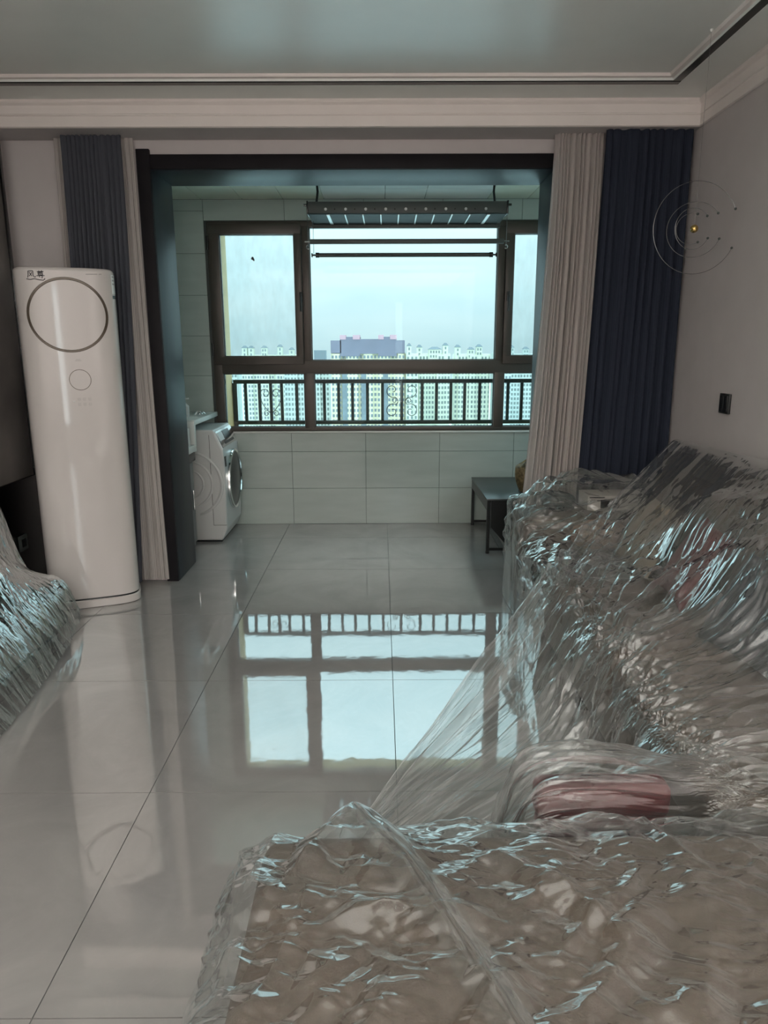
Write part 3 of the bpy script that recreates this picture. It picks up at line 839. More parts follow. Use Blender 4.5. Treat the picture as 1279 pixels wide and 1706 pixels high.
city('cream block with three turrets in the middle of the left casement', -90.0, -69.0, 470, -2.0, m_cw2, m_cg, [(0.15, 0.35), (0.6, 0.85)], 1.9, turrets=((0.12, 3.2, 4.4), (0.32, 3.2, 4.4), (0.72, 3.4, 4.4)))
city('low pale block at the left edge of the left casement', -118.0, -95.0, 480, -4.5, m_cw3, m_cg2, [(0.2, 0.4)], 2.0)
city('faint grey tower far behind, left of the slate-roofed block', -64.0, -53.0, 700, 0.6, m_croof2, m_croof2, [], 3.0)
sh = thing('shed_row', (-47, 300, GZ), 'low building with bright blue roof behind the left railing bays', 'building')
MB().box((-58, 290, GZ), (-36, 310, -36)).build('wall', m_cw3, sh)
MB().prism([(-59, -36), (-47, -32.6), (-35, -36)], 'Y', 289, 311).build('roof', m_cblue, sh)


# ---------------------------------------------------------------- tower air conditioner
ac = thing('air_conditioner', (-1.65, 3.92, 0), 'white tower air conditioner with bronze ring at the left curtain', 'air conditioner', rz=R(20))
HW, HD, NE = 0.24, 0.158, 4.0
def ac_xy(t, s=1.0, grow=0.0):
    c, q = math.cos(t), math.sin(t)
    return ((HW*s+grow)*math.copysign(abs(c)**(2/NE), c), (HD*s+grow)*math.copysign(abs(q)**(2/NE), q))
def ac_front(x):                                   # local y of the front skin at x
    return -HD*(1-min(1, abs(x)/HW)**NE)**(1/NE)
def ac_shell(prof, n=96):
    v = []; f = []
    for (z, gr) in prof:
        for j in range(n):
            x, y = ac_xy(2*math.pi*j/n, 1.0, gr); v.append((x, y, z))
    for i in range(len(prof)-1):
        for j in range(n):
            j2 = (j+1) % n; f.append((i*n+j, i*n+j2, (i+1)*n+j2, (i+1)*n+j))
    f.append(tuple((len(prof)-1)*n+j for j in range(n))); f.append(tuple(reversed(range(n))))
    return MB().add(v, f, True)
ac_shell([(0.052, -0.006), (0.056, 0.0), (0.058, 0.0), (0.07, 0.0), (1.775, 0.0), (1.788, 0.0), (1.790, 0.0), (1.800, -0.004), (1.806, -0.012)]).build('casing', m_ac, ac, local=True)
ac_shell([(0.0, 0.0), (0.004, 0.005), (0.040, 0.005), (0.045, 0.0)]).build('base', m_ac, ac, local=True)
ac_shell([(0.043, -0.004), (0.054, -0.004)]).build('base_seam', m_dark, ac, local=True)
def ring_pts(cx_, cz_, rx, rz_, off, n=64):
    return [(cx_+rx*math.cos(2*math.pi*i/n), ac_front(cx_+rx*math.cos(2*math.pi*i/n))-off, cz_+rz_*math.sin(2*math.pi*i/n)) for i in range(n)]
rm = MB()
cx_, cz_ = 0.004, 1.573
outer = ring_pts(cx_, cz_, 0.190, 0.184, 0.004); inner = ring_pts(cx_, cz_, 0.181, 0.175, 0.004); o2 = ring_pts(cx_, cz_, 0.193, 0.187, -0.002); i2 = ring_pts(cx_, cz_, 0.178, 0.172, -0.002)
n = 64
rm.add(outer+inner+o2+i2, [(j, (j+1) % n, n+(j+1) % n, n+j) for j in range(n)] + [(2*n+j, 2*n+(j+1) % n, (j+1) % n, j) for j in range(n)] + [(n+j, n+(j+1) % n, 3*n+(j+1) % n, 3*n+j) for j in range(n)], True)
rm.build('outlet_ring', m_ring, ac, local=True, fixn=False)
def ac_disc(name, cx_, cz_, r, off, mat):
    v = [(cx_, ac_front(cx_)-off, cz_)] + [(cx_+r*math.cos(2*math.pi*i/48), ac_front(cx_+r*math.cos(2*math.pi*i/48))-off, cz_+r*math.sin(2*math.pi*i/48)) for i in range(48)]
    v += [(p[0], p[1]+off+0.002, p[2]) for p in v[1:]]
    f = [(0, 1+(i+1) % 48, 1+i) for i in range(48)] + [(1+i, 1+(i+1) % 48, 49+(i+1) % 48, 49+i) for i in range(48)]
    return MB().add(v, f).build(name, mat, ac, local=True, fixn=False)
ac_disc('display_rim', 0.032, 1.248, 0.0535, 0.0012, m_ring)
ac_disc('display', 0.032, 1.248, 0.0505, 0.0020, m_ac)
def strokes(lines, x0, z0, s, r, name, mat):
    b = MB()
    for ln in lines:
        b.tube([(x0+p[0]*s, ac_front(x0+p[0]*s)-0.0008, z0+p[1]*s) for p in ln], r, 5)
    return b.build(name, mat, ac, local=True)
fong = [[(0.10, 0.95), (0.10, 0.45), (0.0, 0.05)], [(0.10, 0.95), (0.75, 1.0)], [(0.78, 1.0), (0.74, 0.40), (0.90, 0.12), (1.05, 0.10), (1.05, 0.28)], [(0.25, 0.80), (0.60, 0.25)], [(0.62, 0.80), (0.22, 0.25)]]
dzun = [[(1.55, 1.05), (1.62, 0.95)], [(1.98, 1.08), (1.86, 0.95)], [(1.30, 0.88), (2.20, 0.92)], [(1.45, 0.82), (1.45, 0.45)], [(1.45, 0.80), (2.05, 0.82), (2.05, 0.45)], [(1.66, 0.82), (1.62, 0.62)], [(1.84, 0.82), (1.88, 0.62)],
        [(1.45, 0.62), (2.05, 0.62)], [(1.45, 0.45), (2.05, 0.45)], [(1.20, 0.32), (2.28, 0.36)], [(1.95, 0.44), (1.95, 0.02), (1.80, 0.06)], [(1.55, 0.24), (1.66, 0.12)]]
swoosh = [[(-0.2, -0.12), (0.3, -0.22), (0.9, -0.10), (1.5, -0.24), (2.05, -0.30), (2.3, -0.12), (2.25, 0.0)]]
strokes(fong+dzun+swoosh, -0.164, 1.750, 0.034, 0.0019, 'logo', m_ink)
strokes([[(0, 0), (0.055, 0.002)], [(0.062, 0.002), (0.075, 0.003)]], 0.105, 1.775, 1.0, 0.0016, 'printed_line', m_faint)
strokes([[(0, 0), (0.030, 0.0)], [(0.004, 0.007), (0.026, 0.007)]], 0.016, 1.345, 1.0, 0.0009, 'printed_line', m_faint)
for i in range(3):
    for k in range(2):
        x = 0.018+i*0.026; z = 1.148-k*0.026
        strokes([[(-0.006, -0.006), (0.006, -0.006), (0.006, 0.006), (-0.006, 0.006), (-0.006, -0.004)], [(-0.004, 0.0), (0.004, 0.0)]], x, z, 1.0, 0.0007, 'button', m_faint)
strokes([[(0, 0), (0.013, 0.001)]], -0.014, 1.137, 1.0, 0.0028, 'indicator_light', m_white)
# energy label wrapped round the right front corner
def ac_patch(name, t0, t1, z0, z1, grow, mat):
    b = MB(); n = 10
    pts = [ac_xy(t0+(t1-t0)*i/n, 1.0, grow) for i in range(n+1)]; back = [ac_xy(t0+(t1-t0)*i/n, 1.0, -0.002) for i in range(n+1)]
    v = [(p[0], p[1], z) for z in (z0, z1) for p in pts] + [(p[0], p[1], z) for z in (z0, z1) for p in back]
    m = n+1
    f = [(i, i+1, m+i+1, m+i) for i in range(n)] + [(i, 2*m+i, 2*m+i+1, i+1) for i in range(n)] + [(m+i, m+i+1, 3*m+i+1, 3*m+i) for i in range(n)]
    f += [(0, m, 3*m, 2*m), (n, 2*m+n, 3*m+n, m+n)]
    return b.add(v, f).build(name, mat, ac, local=True)
ac_patch('side_label', -0.50, -0.16, 1.685, 1.780, 0.0010, m_panelg)
for z in (1.766, 1.748, 1.730): ac_patch('side_print', -0.46, -0.20, z, z+0.008, 0.0018, m_faint)
ac_patch('side_print', -0.50, -0.16, 1.660, 1.676, 0.0016, m_dark)

# ---------------------------------------------------------------- curtains
def curtain(name, x0t, x1t, x0b, x1b, Y, z0, z1, pleats, amp, mat, label, seed, flare=1.0, nu=520, nv=60, belly=0.0, cat='curtain', group=None):
    u = np.linspace(0, 1, nu)[None, :].repeat(nv, 0); v = np.linspace(0, 1, nv)[:, None].repeat(nu, 1)
    rs = np.random.RandomState(seed)
    ph = u*pleats + 0.80*noise2(u*pleats*0.40+seed, v*0.30+seed*3.1) + 0.16*noise2(u*pleats*1.7+seed, v*0.5)
    prof = np.sin(2*np.pi*ph); prof = np.sign(prof)*np.abs(prof)**0.8 + 0.25*noise2(u*pleats*3.1+seed, v*0.4)
    am = amp*(0.55+0.45*sstep(0, 0.25, v)+0.25*(flare-1)*v)*(0.7+0.6*(noise2(u*pleats*0.45+9*seed, v*0.8)+0.5))
    pinch = 1 - 0.5*np.exp(-((v-0.02)/0.015)**2)
    xx = (x0t+(x1t-x0t)*u)*(1-v) + (x0b+(x1b-x0b)*u)*v
    e = v**1.6
    xx = (x0t+(x1t-x0t)*u)*(1-e) + (x0b+(x1b-x0b)*u)*e
    xx = xx + np.cos(2*np.pi*ph)*0.10*(x1t-x0t)/pleats
    yy = Y + prof*am*pinch - belly*np.sin(np.pi*v)*np.sin(np.pi*u)
    zz = z1 + (z0-z1)*v
    P = np.stack([xx, yy, zz], -1)
    uv = np.stack([u*pleats/10.0, v], -1)
    o = grid_obj(name, P, mat, uv=uv)
    return tag(o, label, cat, group)
curtain('curtain', -1.758, -1.338, -1.83, -1.315, 4.208, 0.02, 2.5135, 12, 0.014, m_sheer2, 'ribbed white sheer curtain beside the tower air conditioner', 3)
curtain('curtain', -1.700, -1.383, -1.77, -1.465, 4.150, 0.02, 2.5135, 11, 0.018, m_greyc, 'slate grey curtain hanging behind the tower air conditioner', 5)
curtain('curtain', 0.930, 1.198, 0.800, 1.135, 4.148, 0.02, 2.5135, 11, 0.030, m_sheer, 'off white sheer curtain beside the navy curtain', 8, flare=1.3)
curtain('curtain', 1.178, 1.650, 1.12, 1.650, 4.075, 0.02, 2.5135, 9, 0.026, m_navyc, 'dark navy curtain hanging at the right wall', 12, flare=1.2)

# ---------------------------------------------------------------- washing machine, counter, sink cabinet
WXF, WY0, WY1, WH = -1.150, 5.135, 5.685, 0.835
wm = thing('washing_machine', (-1.45, 5.41, 0), 'white front loading washing machine under the window counter', 'washing machine')
poly = [(-1.76, 0.015), (WXF-0.030, 0.015), (WXF+0.005, 0.10), (WXF+0.012, 0.55), (WXF+0.004, 0.690), (WXF-0.030, 0.765), (WXF-0.062, WH), (-1.76, WH)]
b = MB().prism([(p[0], p[1]) for p in poly], 'Y', WY0, WY1)
bo = b.build('cabinet', m_wash, wm)
md = bo.modifiers.new('bevel', 'BEVEL'); md.width = 0.012; md.segments = 2; md.limit_method = 'ANGLE'
MB().box((-1.74, WY0+0.02, 0), (WXF-0.04, WY1-0.02, 0.02)).build('plinth', m_dark, wm)
# embossed rings pressed into the side
em = MB()
for r_, t_ in ((0.235, 0.016), (0.165, 0.012), (0.10, 0.010)):
    pts = [(-1.40+r_*math.cos(a), WY0+0.002, 0.44+r_*math.sin(a)) for a in np.linspace(-1.3, 1.45, 40)]
    em.tube(pts, [t_*0.5+t_*0.5*math.sin(math.pi*i/39) for i in range(40)], 8)
em.build('side_embossing', m_wash, wm)
MB().box((-1.243, WY0-0.0015, 0.13), (-1.240, WY0+0.003, 0.80)).build('front_panel_seam', m_grout, wm)
MB().box((-1.243, WY0-0.0015, 0.130), (WXF+0.004, WY0+0.003, 0.133)).build('front_panel_seam', m_grout, wm)
# round door on the front (faces the balcony)
dm = MB(); dc = (WXF+0.008, 5.425, 0.435)
dm.lathe([(0.0, 0.030), (0.12, 0.028), (0.17, 0.018), (0.205, 0.020), (0.215, 0.012), (0.217, -0.004)], dc, 'X', 40)
do = dm.build('door', m_dark, wm)
MB().lathe([(0.207, 0.018), (0.214, 0.026), (0.226, 0.022), (0.230, 0.0), (0.228, -0.006)], dc, 'X', 40).build('door_rim', m_chrome, do)
# control panel on the slanted top edge
def slant(y, t, off=0.002):
    a = Vector((WXF-0.062, y, WH)); b_ = Vector((WXF+0.004, y, 0.690))
    n_ = Vector((0.91, 0, 0.41)).normalized()
    return a.lerp(b_, t) + n_*off
def slab(name, y0, y1, t0, t1, off, mat, parent):
    v = [slant(y0, t0, off), slant(y1, t0, off), slant(y1, t1, off), slant(y0, t1, off), slant(y0, t0, -0.02), slant(y1, t0, -0.02), slant(y1, t1, -0.02), slant(y0, t1, -0.02)]
    return MB().add(v, [(0,1,2,3), (4,7,6,5), (0,4,5,1), (1,5,6,2), (2,6,7,3), (3,7,4,0)]).build(name, mat, parent)
cp = slab('control_panel', WY0+0.02, WY1-0.02, 0.12, 0.92, 0.006, m_chrome, wm)
slab('display', WY0+0.20, WY0+0.40, 0.20, 0.60, 0.009, m_dark, cp)
slab('button_row', WY0+0.14, WY0+0.44, 0.70, 0.82, 0.009, m_dark, cp)
slab('detergent_drawer', WY0+0.04, WY0+0.17, 0.20, 0.60, 0.009, m_white, cp)
MB().box((WXF+0.006, WY0+0.02, 0.565), (WXF+0.014, WY0+0.055, 0.64)).build('energy_sticker', m_dark, wm)

ct = thing('wash_counter', (-1.6, 5.3, 0), 'white stone counter with step down to the sink, left of the window', 'counter')
MB().box((BX0+0.002, 4.985, 0.885), (-1.295, YB-0.002, 0.922), 0.006).build('worktop', m_stone, ct)
MB().box((BX0+0.002, 4.965, 0.700), (-1.297, 5.005, 0.915), 0.006).build('side_panel', m_stone, ct)
MB().box((BX0+0.002, YP1+0.02, 0.705), (-1.300, 4.975, 0.752), 0.006).build('sink_top', m_stone, ct)
bs = MB().box((-1.86, 4.70, 0.745), (-1.325, 4.715, 0.875), 0.004); bs.box((-1.340, 4.70, 0.745), (-1.325, 4.95, 0.875), 0.004); bs.box((-1.86, 4.935, 0.745), (-1.325, 4.95, 0.875), 0.004)
bs.build('sink_basin', m_white, ct)
MB().box((BX0+0.002, YP1+0.03, 0.64), (-1.312, 4.995, 0.704)).build('shadow_gap', m_dark, ct)
cb = MB().box((BX0+0.002, YP1+0.03, 0.02), (-1.345, 5.0, 0.645), 0.003).build('cabinet', m_grey, ct)
MB().box((-1.347, 4.66, 0.06), (-1.325, 4.97, 0.63), 0.003).build('door', m_grey, ct)
MB().box((-1.326, 4.90, 0.30), (-1.312, 4.915, 0.44), 0.003).build('handle', m_chrome, ct)

sb_ = thing('soap_dispenser', (-1.43, 5.25, 0.922), 'small white soap bottle on the stone counter', 'bottle')
MB().lathe([(0, 0.922), (0.026, 0.922), (0.028, 0.93), (0.028, 1.00), (0.012, 1.015), (0.010, 1.02)], (-1.43, 5.25, 0), 'Z', 20).build('bottle_body', m_white, sb_)
MB().tube([(-1.43, 5.25, 1.018), (-1.43, 5.25, 1.05), (-1.40, 5.25, 1.052)], 0.006, 8).build('pump', m_white, sb_)
tp = thing('tap_fitting', (-1.345, 5.32, 0.922), 'small crumpled chrome fitting on the stone counter edge', 'tap')
t_ = MB()
t_.tube([(-1.375, 5.30, 0.93), (-1.355, 5.30, 0.955), (-1.335, 5.31, 0.955), (-1.325, 5.32, 0.935)], 0.007, 8)
t_.ellipsoid((-1.345, 5.32, 0.935), (0.014, 0.014, 0.013)); t_.build('spout', m_chrome, tp)
MB().tube([(-1.36, 5.34, 0.926), (-1.33, 5.36, 0.945), (-1.32, 5.38, 0.93)], 0.006, 8).build('lever', m_chrome, tp)

# ---------------------------------------------------------------- black side table on the balcony
tb = thing('side_table', (1.0, 5.22, 0), 'low black metal side table beside the right window wall', 'table')
TXa, TXb, TYa, TYb, TZ = 0.728, 1.26, 4.80, 5.655, 0.392
MB().box((TXa-0.004, TYa-0.004, TZ-0.012), (TXb, TYb, TZ), 0.002).build('tabletop', pbr('black_tabletop', (0.03, 0.04, 0.04), 0.3, var=0.05), tb)
for x, y in ((TXa, TYa), (TXa, TYb-0.022), (TXb-0.022, TYa), (TXb-0.022, TYb-0.022)):
    lg = MB().box((x, y, 0.018), (x+0.022, y+0.022, TZ-0.012), 0.002, 1).build('leg', m_black, tb)
    MB().lathe([(0, 0), (0.013, 0), (0.013, 0.018), (0, 0.018)], (x+0.011, y+0.011, 0), 'Z', 12).build('foot', m_black, lg)
MB().box((TXa, TYa+0.02, TZ-0.085), (TXa+0.018, TYb-0.02, TZ-0.012)).build('apron', m_black, tb)
MB().box((TXa+0.02, TYb-0.018, TZ-0.085), (TXb-0.02, TYb-0.002, TZ-0.012)).build('apron', m_black, tb)
for a, b_ in (((TXa+0.02, TYa+0.001, 0.022), (TXb-0.02, TYa+0.02, 0.040)), ((TXa+0.02, TYb-0.020, 0.022), (TXb-0.02, TYb-0.002, 0.040))):
    MB().box(a, b_).build('rail', m_black, tb)
MB().prism([(TXa+0.030, TZ-0.012), (TXb-0.03, TZ-0.012), (TXb-0.03, 0.040), (TXa+0.16, 0.040), (TXa+0.030, 0.19)], 'Y', TYa+0.006, TYa+0.020).build('front_panel', m_black, tb)
MB().box((TXa+0.025, TYa+0.02, TZ-0.030), (TXb-0.025, TYb-0.02, TZ-0.014)).build('under_shelf', m_black, tb)
MB().box((TXa+0.13, TYa+0.03, 0.045), (TXa+0.145, TYb-0.05, TZ-0.03)).build('inner_panel', m_black, tb)
# patterned bag standing on it, half behind the sheer curtain
bg_ = thing('bag', (1.10, 5.0, TZ), 'gold and black patterned bag on the black side table', 'bag')
nu_, nv_ = 28, 16
U, V = np.meshgrid(np.linspace(0, 2*np.pi, nu_), np.linspace(0, 1, nv_))
rx = 0.115*(0.75+0.35*np.sin(np.pi*V*0.8+0.2))*(1-0.75*np.clip(V-0.82, 0, 1)/0.18*0.8); ry = 0.07*(0.9+0.2*np.sin(np.pi*V))*(1-0.9*np.clip(V-0.75, 0, 1)/0.25)
P = np.stack([1.085+rx*np.cos(U)-0.02*V, 4.99+ry*np.sin(U), TZ+0.001+0.24*V+0.006*np.sin(5*U)*V], -1)
P[0] = np.stack([1.085+0.9*rx[0]*np.cos(U[0]), 4.99+0.9*ry[0]*np.sin(U[0]), np.full(nu_, TZ+0.001)], -1)
grid_obj('bag_body', P, m_gold, bg_)
MB().box((0.985, 4.935, TZ+0.0005), (1.185, 5.045, TZ+0.018), 0.006).build('bag_base', m_dark, bg_)

# ---------------------------------------------------------------- ceiling-hung clothes airer
ca = thing('clothes_airer', (0.18, 5.10, 2.49), 'grey motorised clothes airer hanging from the balcony ceiling', 'clothes airer')
AX0, AX1 = -0.475, 0.835
MB().box((AX0, 5.02, 2.272), (AX1, 5.16, 2.345), 0.004).build('motor_housing', m_alu, ca)
for x0, x1 in ((AX0-0.010, AX0), (AX1, AX1+0.010)): MB().box((x0, 5.015, 2.266), (x1, 5.165, 2.350), 0.003).build('end_cap', m_dark, ca)
for i in range(9):
    x = -0.36+i*0.132
    MB().lathe([(0, 0.003), (0.007, 0.003), (0.010, 0.0)], (x, 5.0205, 2.298), 'Y', 14).build('lamp_spot', m_alub, ca)
for i in range(8):
    MB().lathe([(0, 0.002), (0.004, 0.002), (0.005, 0.0)], (-0.30+i*0.132, 5.0205, 2.298), 'Y', 10).build('screw', m_dark, ca)
# sloped grille below with louvre fins
gr = MB()
gr.prism([(5.03, 2.268), (5.04, 2.268), (5.30, 2.252), (5.30, 2.245)], 'X', AX0+0.005, AX1-0.005)
go = gr.build('drying_grille', pbr('dark_grille', (0.028, 0.034, 0.032), 0.6, spec=0.3), ca)
for i in range(10):
    x = -0.355+i*0.118
    lean = (x-0.18)*0.10
    wdt = 0.016 if 0 < i < 9 else 0.040
    MB().add([(x, 5.03, 2.262), (x+wdt*0.5, 5.03, 2.262), (x+wdt*0.5-lean*0.2, 5.28, 2.243), (x-lean*0.2, 5.28, 2.243), (x, 5.03, 2.267), (x+wdt*0.5, 5.03, 2.267), (x+wdt*0.5-lean*0.2, 5.28, 2.249), (x-lean*0.2, 5.28, 2.249)],
             [(0,1,2,3), (4,7,6,5), (0,4,5,1), (2,6,7,3), (1,5,6,2), (3,7,4,0)]).build('louvre_fin', m_alub, go)
MB().box((AX0, 5.29, 2.222), (AX1, 5.31, 2.256), 0.003).build('rear_bar', m_alu, ca)
# two drying poles, cables, brackets
MB().box((-0.475, 5.085, 2.092), (0.835, 5.115, 2.122), 0.004).build('drying_pole', m_alu, ca)
pl = MB().tube([(-0.44, 5.20, 2.033), (0.77, 5.20, 2.033)], 0.014, 12).build('drying_pole', m_alu, ca)
e_ = MB()
for x0, x1 in ((-0.470, -0.44), (0.77, 0.80)): e_.tube([(x0, 5.20, 2.033), (x1, 5.20, 2.033)], 0.006, 8)
for x in (-0.472, 0.80): e_.lathe([(0, -0.004), (0.014, -0.004), (0.014, 0.004), (0, 0.004)], (x, 5.20, 2.033), 'X', 12)
for x in (-0.435, 0.765): e_.lathe([(0, -0.012), (0.017, -0.012), (0.017, 0.012), (0, 0.012)], (x, 5.20, 2.033), 'X', 12)
e_.build('pole_end', m_dark, pl)
for x in (-0.49, 0.85):
    MB().tube([(x, 5.10, 2.34), (x, 5.10, 2.07)], 0.0022, 6).build('cable', m_wire, ca)
    MB().tube([(x+(0.03 if x < 0 else -0.05), 5.20, 2.26), (x+(0.03 if x < 0 else -0.05), 5.20, 2.03)], 0.0016, 6).build('cable', m_wire, ca)
    hk = MB(); hk.tube([(x+0.010*math.cos(a)*(1 if x > 0 else -1), 5.10, 2.072+0.012*math.sin(a)) for a in np.linspace(-2.4, 2.4, 14)], 0.0022, 6)
    hk.tube([(x-0.02, 5.10, 2.107), (x+0.02, 5.10, 2.107)], 0.004, 6); hk.build('hook', m_chrome, ca)
for x, d in ((-0.42, 1), (0.76, -1)):
    MB().box((x-0.035, 5.06, 2.468), (x+0.035, 5.14, 2.4895), 0.003).build('ceiling_bracket', m_dark, ca)
    MB().tube([(x, 5.10, 2.47), (x+d*0.004, 5.10, 2.42), (x-d*0.006, 5.10, 2.345)], 0.008, 8).build('hanger_arm', m_dark, ca)
    MB().box((x-0.045 if d < 0 else x-0.02, 5.03, 2.455), (x+0.0 if d > 0 else x+0.05, 5.045, 2.475), 0.003).build('bracket_cover', m_alub, ca)
for x in (AX0-0.03, AX1+0.03):
    MB().tube([(AX0 if x < 0 else AX1, 5.03, 2.325), (x, 5.03, 2.325)], 0.008, 8).build('side_knob', m_dark, ca)

# ---------------------------------------------------------------- wall switch, ring lamp
sw = thing('wall_switch', (XR, 3.46, 1.14), 'small black wall switch above the covered sofa', 'switch')
MB().box((XR-0.012, 3.405, 1.090), (XR, 3.505, 1.185), 0.003).build('plate', m_black, sw)
MB().box((XR-0.0145, 3.415, 1.10), (XR-0.0115, 3.455, 1.175), 0.001).build('rocker', m_dark, sw)
MB().box((XR-0.0145, 3.457, 1.10), (XR-0.0115, 3.497, 1.175), 0.001).build('rocker', m_dark, sw)
LX, LY, LZ = 1.326, 3.20, 1.890
lp = thing('ring_lamp', (LX, LY, 2.64), 'thin wire ring pendant with brass ball before the navy curtain', 'lamp')
MB().ellipsoid((LX, LY, LZ), (0.0165, 0.0165, 0.0165), 20, 12).build('ball', m_brass, lp)
MB().lathe([(0, 2.640), (0.005, 2.640), (0.005, 2.634), (0.002, 2.630), (0, 2.630)], (LX, LY, 0), 'Z', 12).build('ceiling_hook', m_ceil, lp)
MB().tube([(LX, LY, 2.63), (LX, LY, LZ)], 0.0005, 5).build('suspension_wire', m_wire, lp)
def arc(r, a0, a1, tilt, n=48, dx=0.0, dz=0.0):
    return [(LX+dx+r*math.cos(a)*math.cos(tilt), LY+r*math.cos(a)*math.sin(tilt), LZ+dz+r*math.sin(a)) for a in np.linspace(R(a0), R(a1), n)]
for r_, a0, a1, tl, dx, dz in ((0.185, 25, 335, 0.08, 0.006, 0.003), (0.111, 35, 340, -0.15, 0.0, -0.004), (0.083, 40, 335, 0.2, -0.006, 0.0), (0.062, 70, 300, -0.1, -0.012, 0.0)):
    pts = arc(r_, a0, a1, tl, dx=dx, dz=dz)
    ro = MB().tube(pts, 0.0012, 6).build('ring', m_wire, lp)
    for p in (pts[0], pts[-1]): MB().ellipsoid(p, (0.0055, 0.0055, 0.0055), 12, 8).build('bead', m_alu, ro)

# ---------------------------------------------------------------- left wall: stone panel, black base panel, socket, cabinet
tv = struct(box('trim_4', (XL, 0.2, 0.70), (-2.005, 4.07, 2.64), m_tvpanel, bev=0.002))
struct(box('trim_5', (XL, 4.07, 0.0), (-1.995, 4.095, 2.64), m_blackgl, bev=0.002))
struct(box('trim_6', (XL, 0.2, 0.0), (-1.995, 4.07, 0.70), m_blackgl, bev=0.002))
sk = thing('wall_socket', (-1.995, 3.83, 0.36), 'grey framed socket on the black panel behind the air conditioner', 'socket')
MB().box((-1.995, 3.79, 0.315), (-1.985, 3.875, 0.40), 0.002).build('plate', m_alu, sk)
MB().box((-1.986, 3.81, 0.335), (-1.983, 3.855, 0.38)).build('insert', m_dark, sk)
tc_ = thing('media_cabinet', (-1.8, 2.3, 0), 'low dark media cabinet under clear plastic at the left wall', 'cabinet')
CBX, CBY0, CBY1, CBZ = -1.60, 1.25, 3.42, 0.26
MB().box((-1.99, CBY0, 0.05), (CBX, CBY1, CBZ-0.02), 0.004).build('body', m_grey, tc_)
MB().box((-1.992, CBY0-0.01, CBZ-0.02), (CBX+0.008, CBY1-0.006, CBZ), 0.003).build('top', m_dark, tc_)
MB().box((-1.97, CBY0+0.03, 0), (CBX-0.04, CBY1-0.03, 0.052)).build('plinth', m_dark, tc_)
for k in range(3):
    y0 = CBY0+0.01+k*0.72
    dr = MB().box((CBX-0.002, y0, 0.06), (CBX+0.014, y0+0.70, CBZ-0.03), 0.003).build('drawer', m_grey, tc_)
    MB().box((CBX+0.012, y0+0.28, 0.19), (CBX+0.022, y0+0.42, 0.20), 0.002).build('handle', m_dark, dr)
# clutter on it, under the plastic
cl = MB()
cl.tube([(-1.875+0.055*math.cos(a), 3.10+0.012*math.sin(2*a), 0.52+0.055*math.sin(a)) for a in np.linspace(0, 2*math.pi, 28)[:-1]], 0.012, 8, True)
tag(cl.build('hose_ring', m_white), 'white plastic ring on the pile under the left plastic', 'ring')
pb = thing('pink_bottle', (-1.81, 3.17, 0.26), 'pink bottle with pale cap lying under the left plastic', 'bottle')
MB().tube([(-1.84, 3.16, 0.43), (-1.79, 3.18, 0.38)], 0.026, 12).build('bottle_body', m_pink, pb)
MB().tube([(-1.79, 3.18, 0.38), (-1.775, 3.186, 0.366)], 0.020, 12).build('cap', m_white, pb)
tag(MB().box((-1.93, 3.02, CBZ), (-1.79, 3.27, 0.365), 0.01).build('tool_case', m_dark), 'dark tool case under the left plastic', 'case')
tag(MB().ellipsoid((-1.80, 2.92, CBZ+0.045), (0.06, 0.05, 0.045)).build('red_cloth_bundle', m_red), 'small red cloth bundle on the media cabinet under plastic', 'cloth')
tag(MB().box((-1.990, 3.24, CBZ), (-1.968, 3.40, 0.70), 0.004).build('grey_board', m_grey), 'grey upright board leaning on the black wall panel', 'board')

# ---------------------------------------------------------------- sofa, chaise, things under the plastic
def cushion(name, a, b, bev, mat, parent=None, puff=0.02):
    bm = bmesh.new()
    bmesh.ops.create_cube(bm, size=1)
    c = [(p+q)/2 for p, q in zip(a, b)]; s_ = [abs(q-p) for p, q in zip(a, b)]
    for q in bm.verts: q.co = Vector((q.co.x*s_[0], q.co.y*s_[1], q.co.z*s_[2]))
    bmesh.ops.subdivide_edges(bm, edges=bm.edges[:], cuts=7, use_grid_fill=True)
    for q in bm.verts:
        x, y, z = [2*q.co[i]/s_[i] for i in range(3)]
        nrm = max(abs(x), abs(y), abs(z))
        k = 5.0
        l = (abs(x)**k+abs(y)**k+abs(z)**k)**(1/k)
        f = nrm/l if l > 0 else 1
        q.co = Vector((q.co.x*(1-(1-f)*bev), q.co.y*(1-(1-f)*bev), q.co.z*(1-(1-f)*bev)))
        m_ = min(range(3), key=lambda i: s_[i])
        o_ = [i for i in range(3) if i != m_]
        e = (1-abs(2*q.co[o_[0]]/s_[o_[0]])**3)*(1-abs(2*q.co[o_[1]]/s_[o_[1]])**3)
        q.co[m_] += puff*max(0, e)*math.copysign(1, q.co[m_]) if abs(q.co[m_]) > 1e-6 else 0
    for q in bm.verts: q.co += Vector(c)
    return MB().frombm(bm, True).build(name, mat, parent)

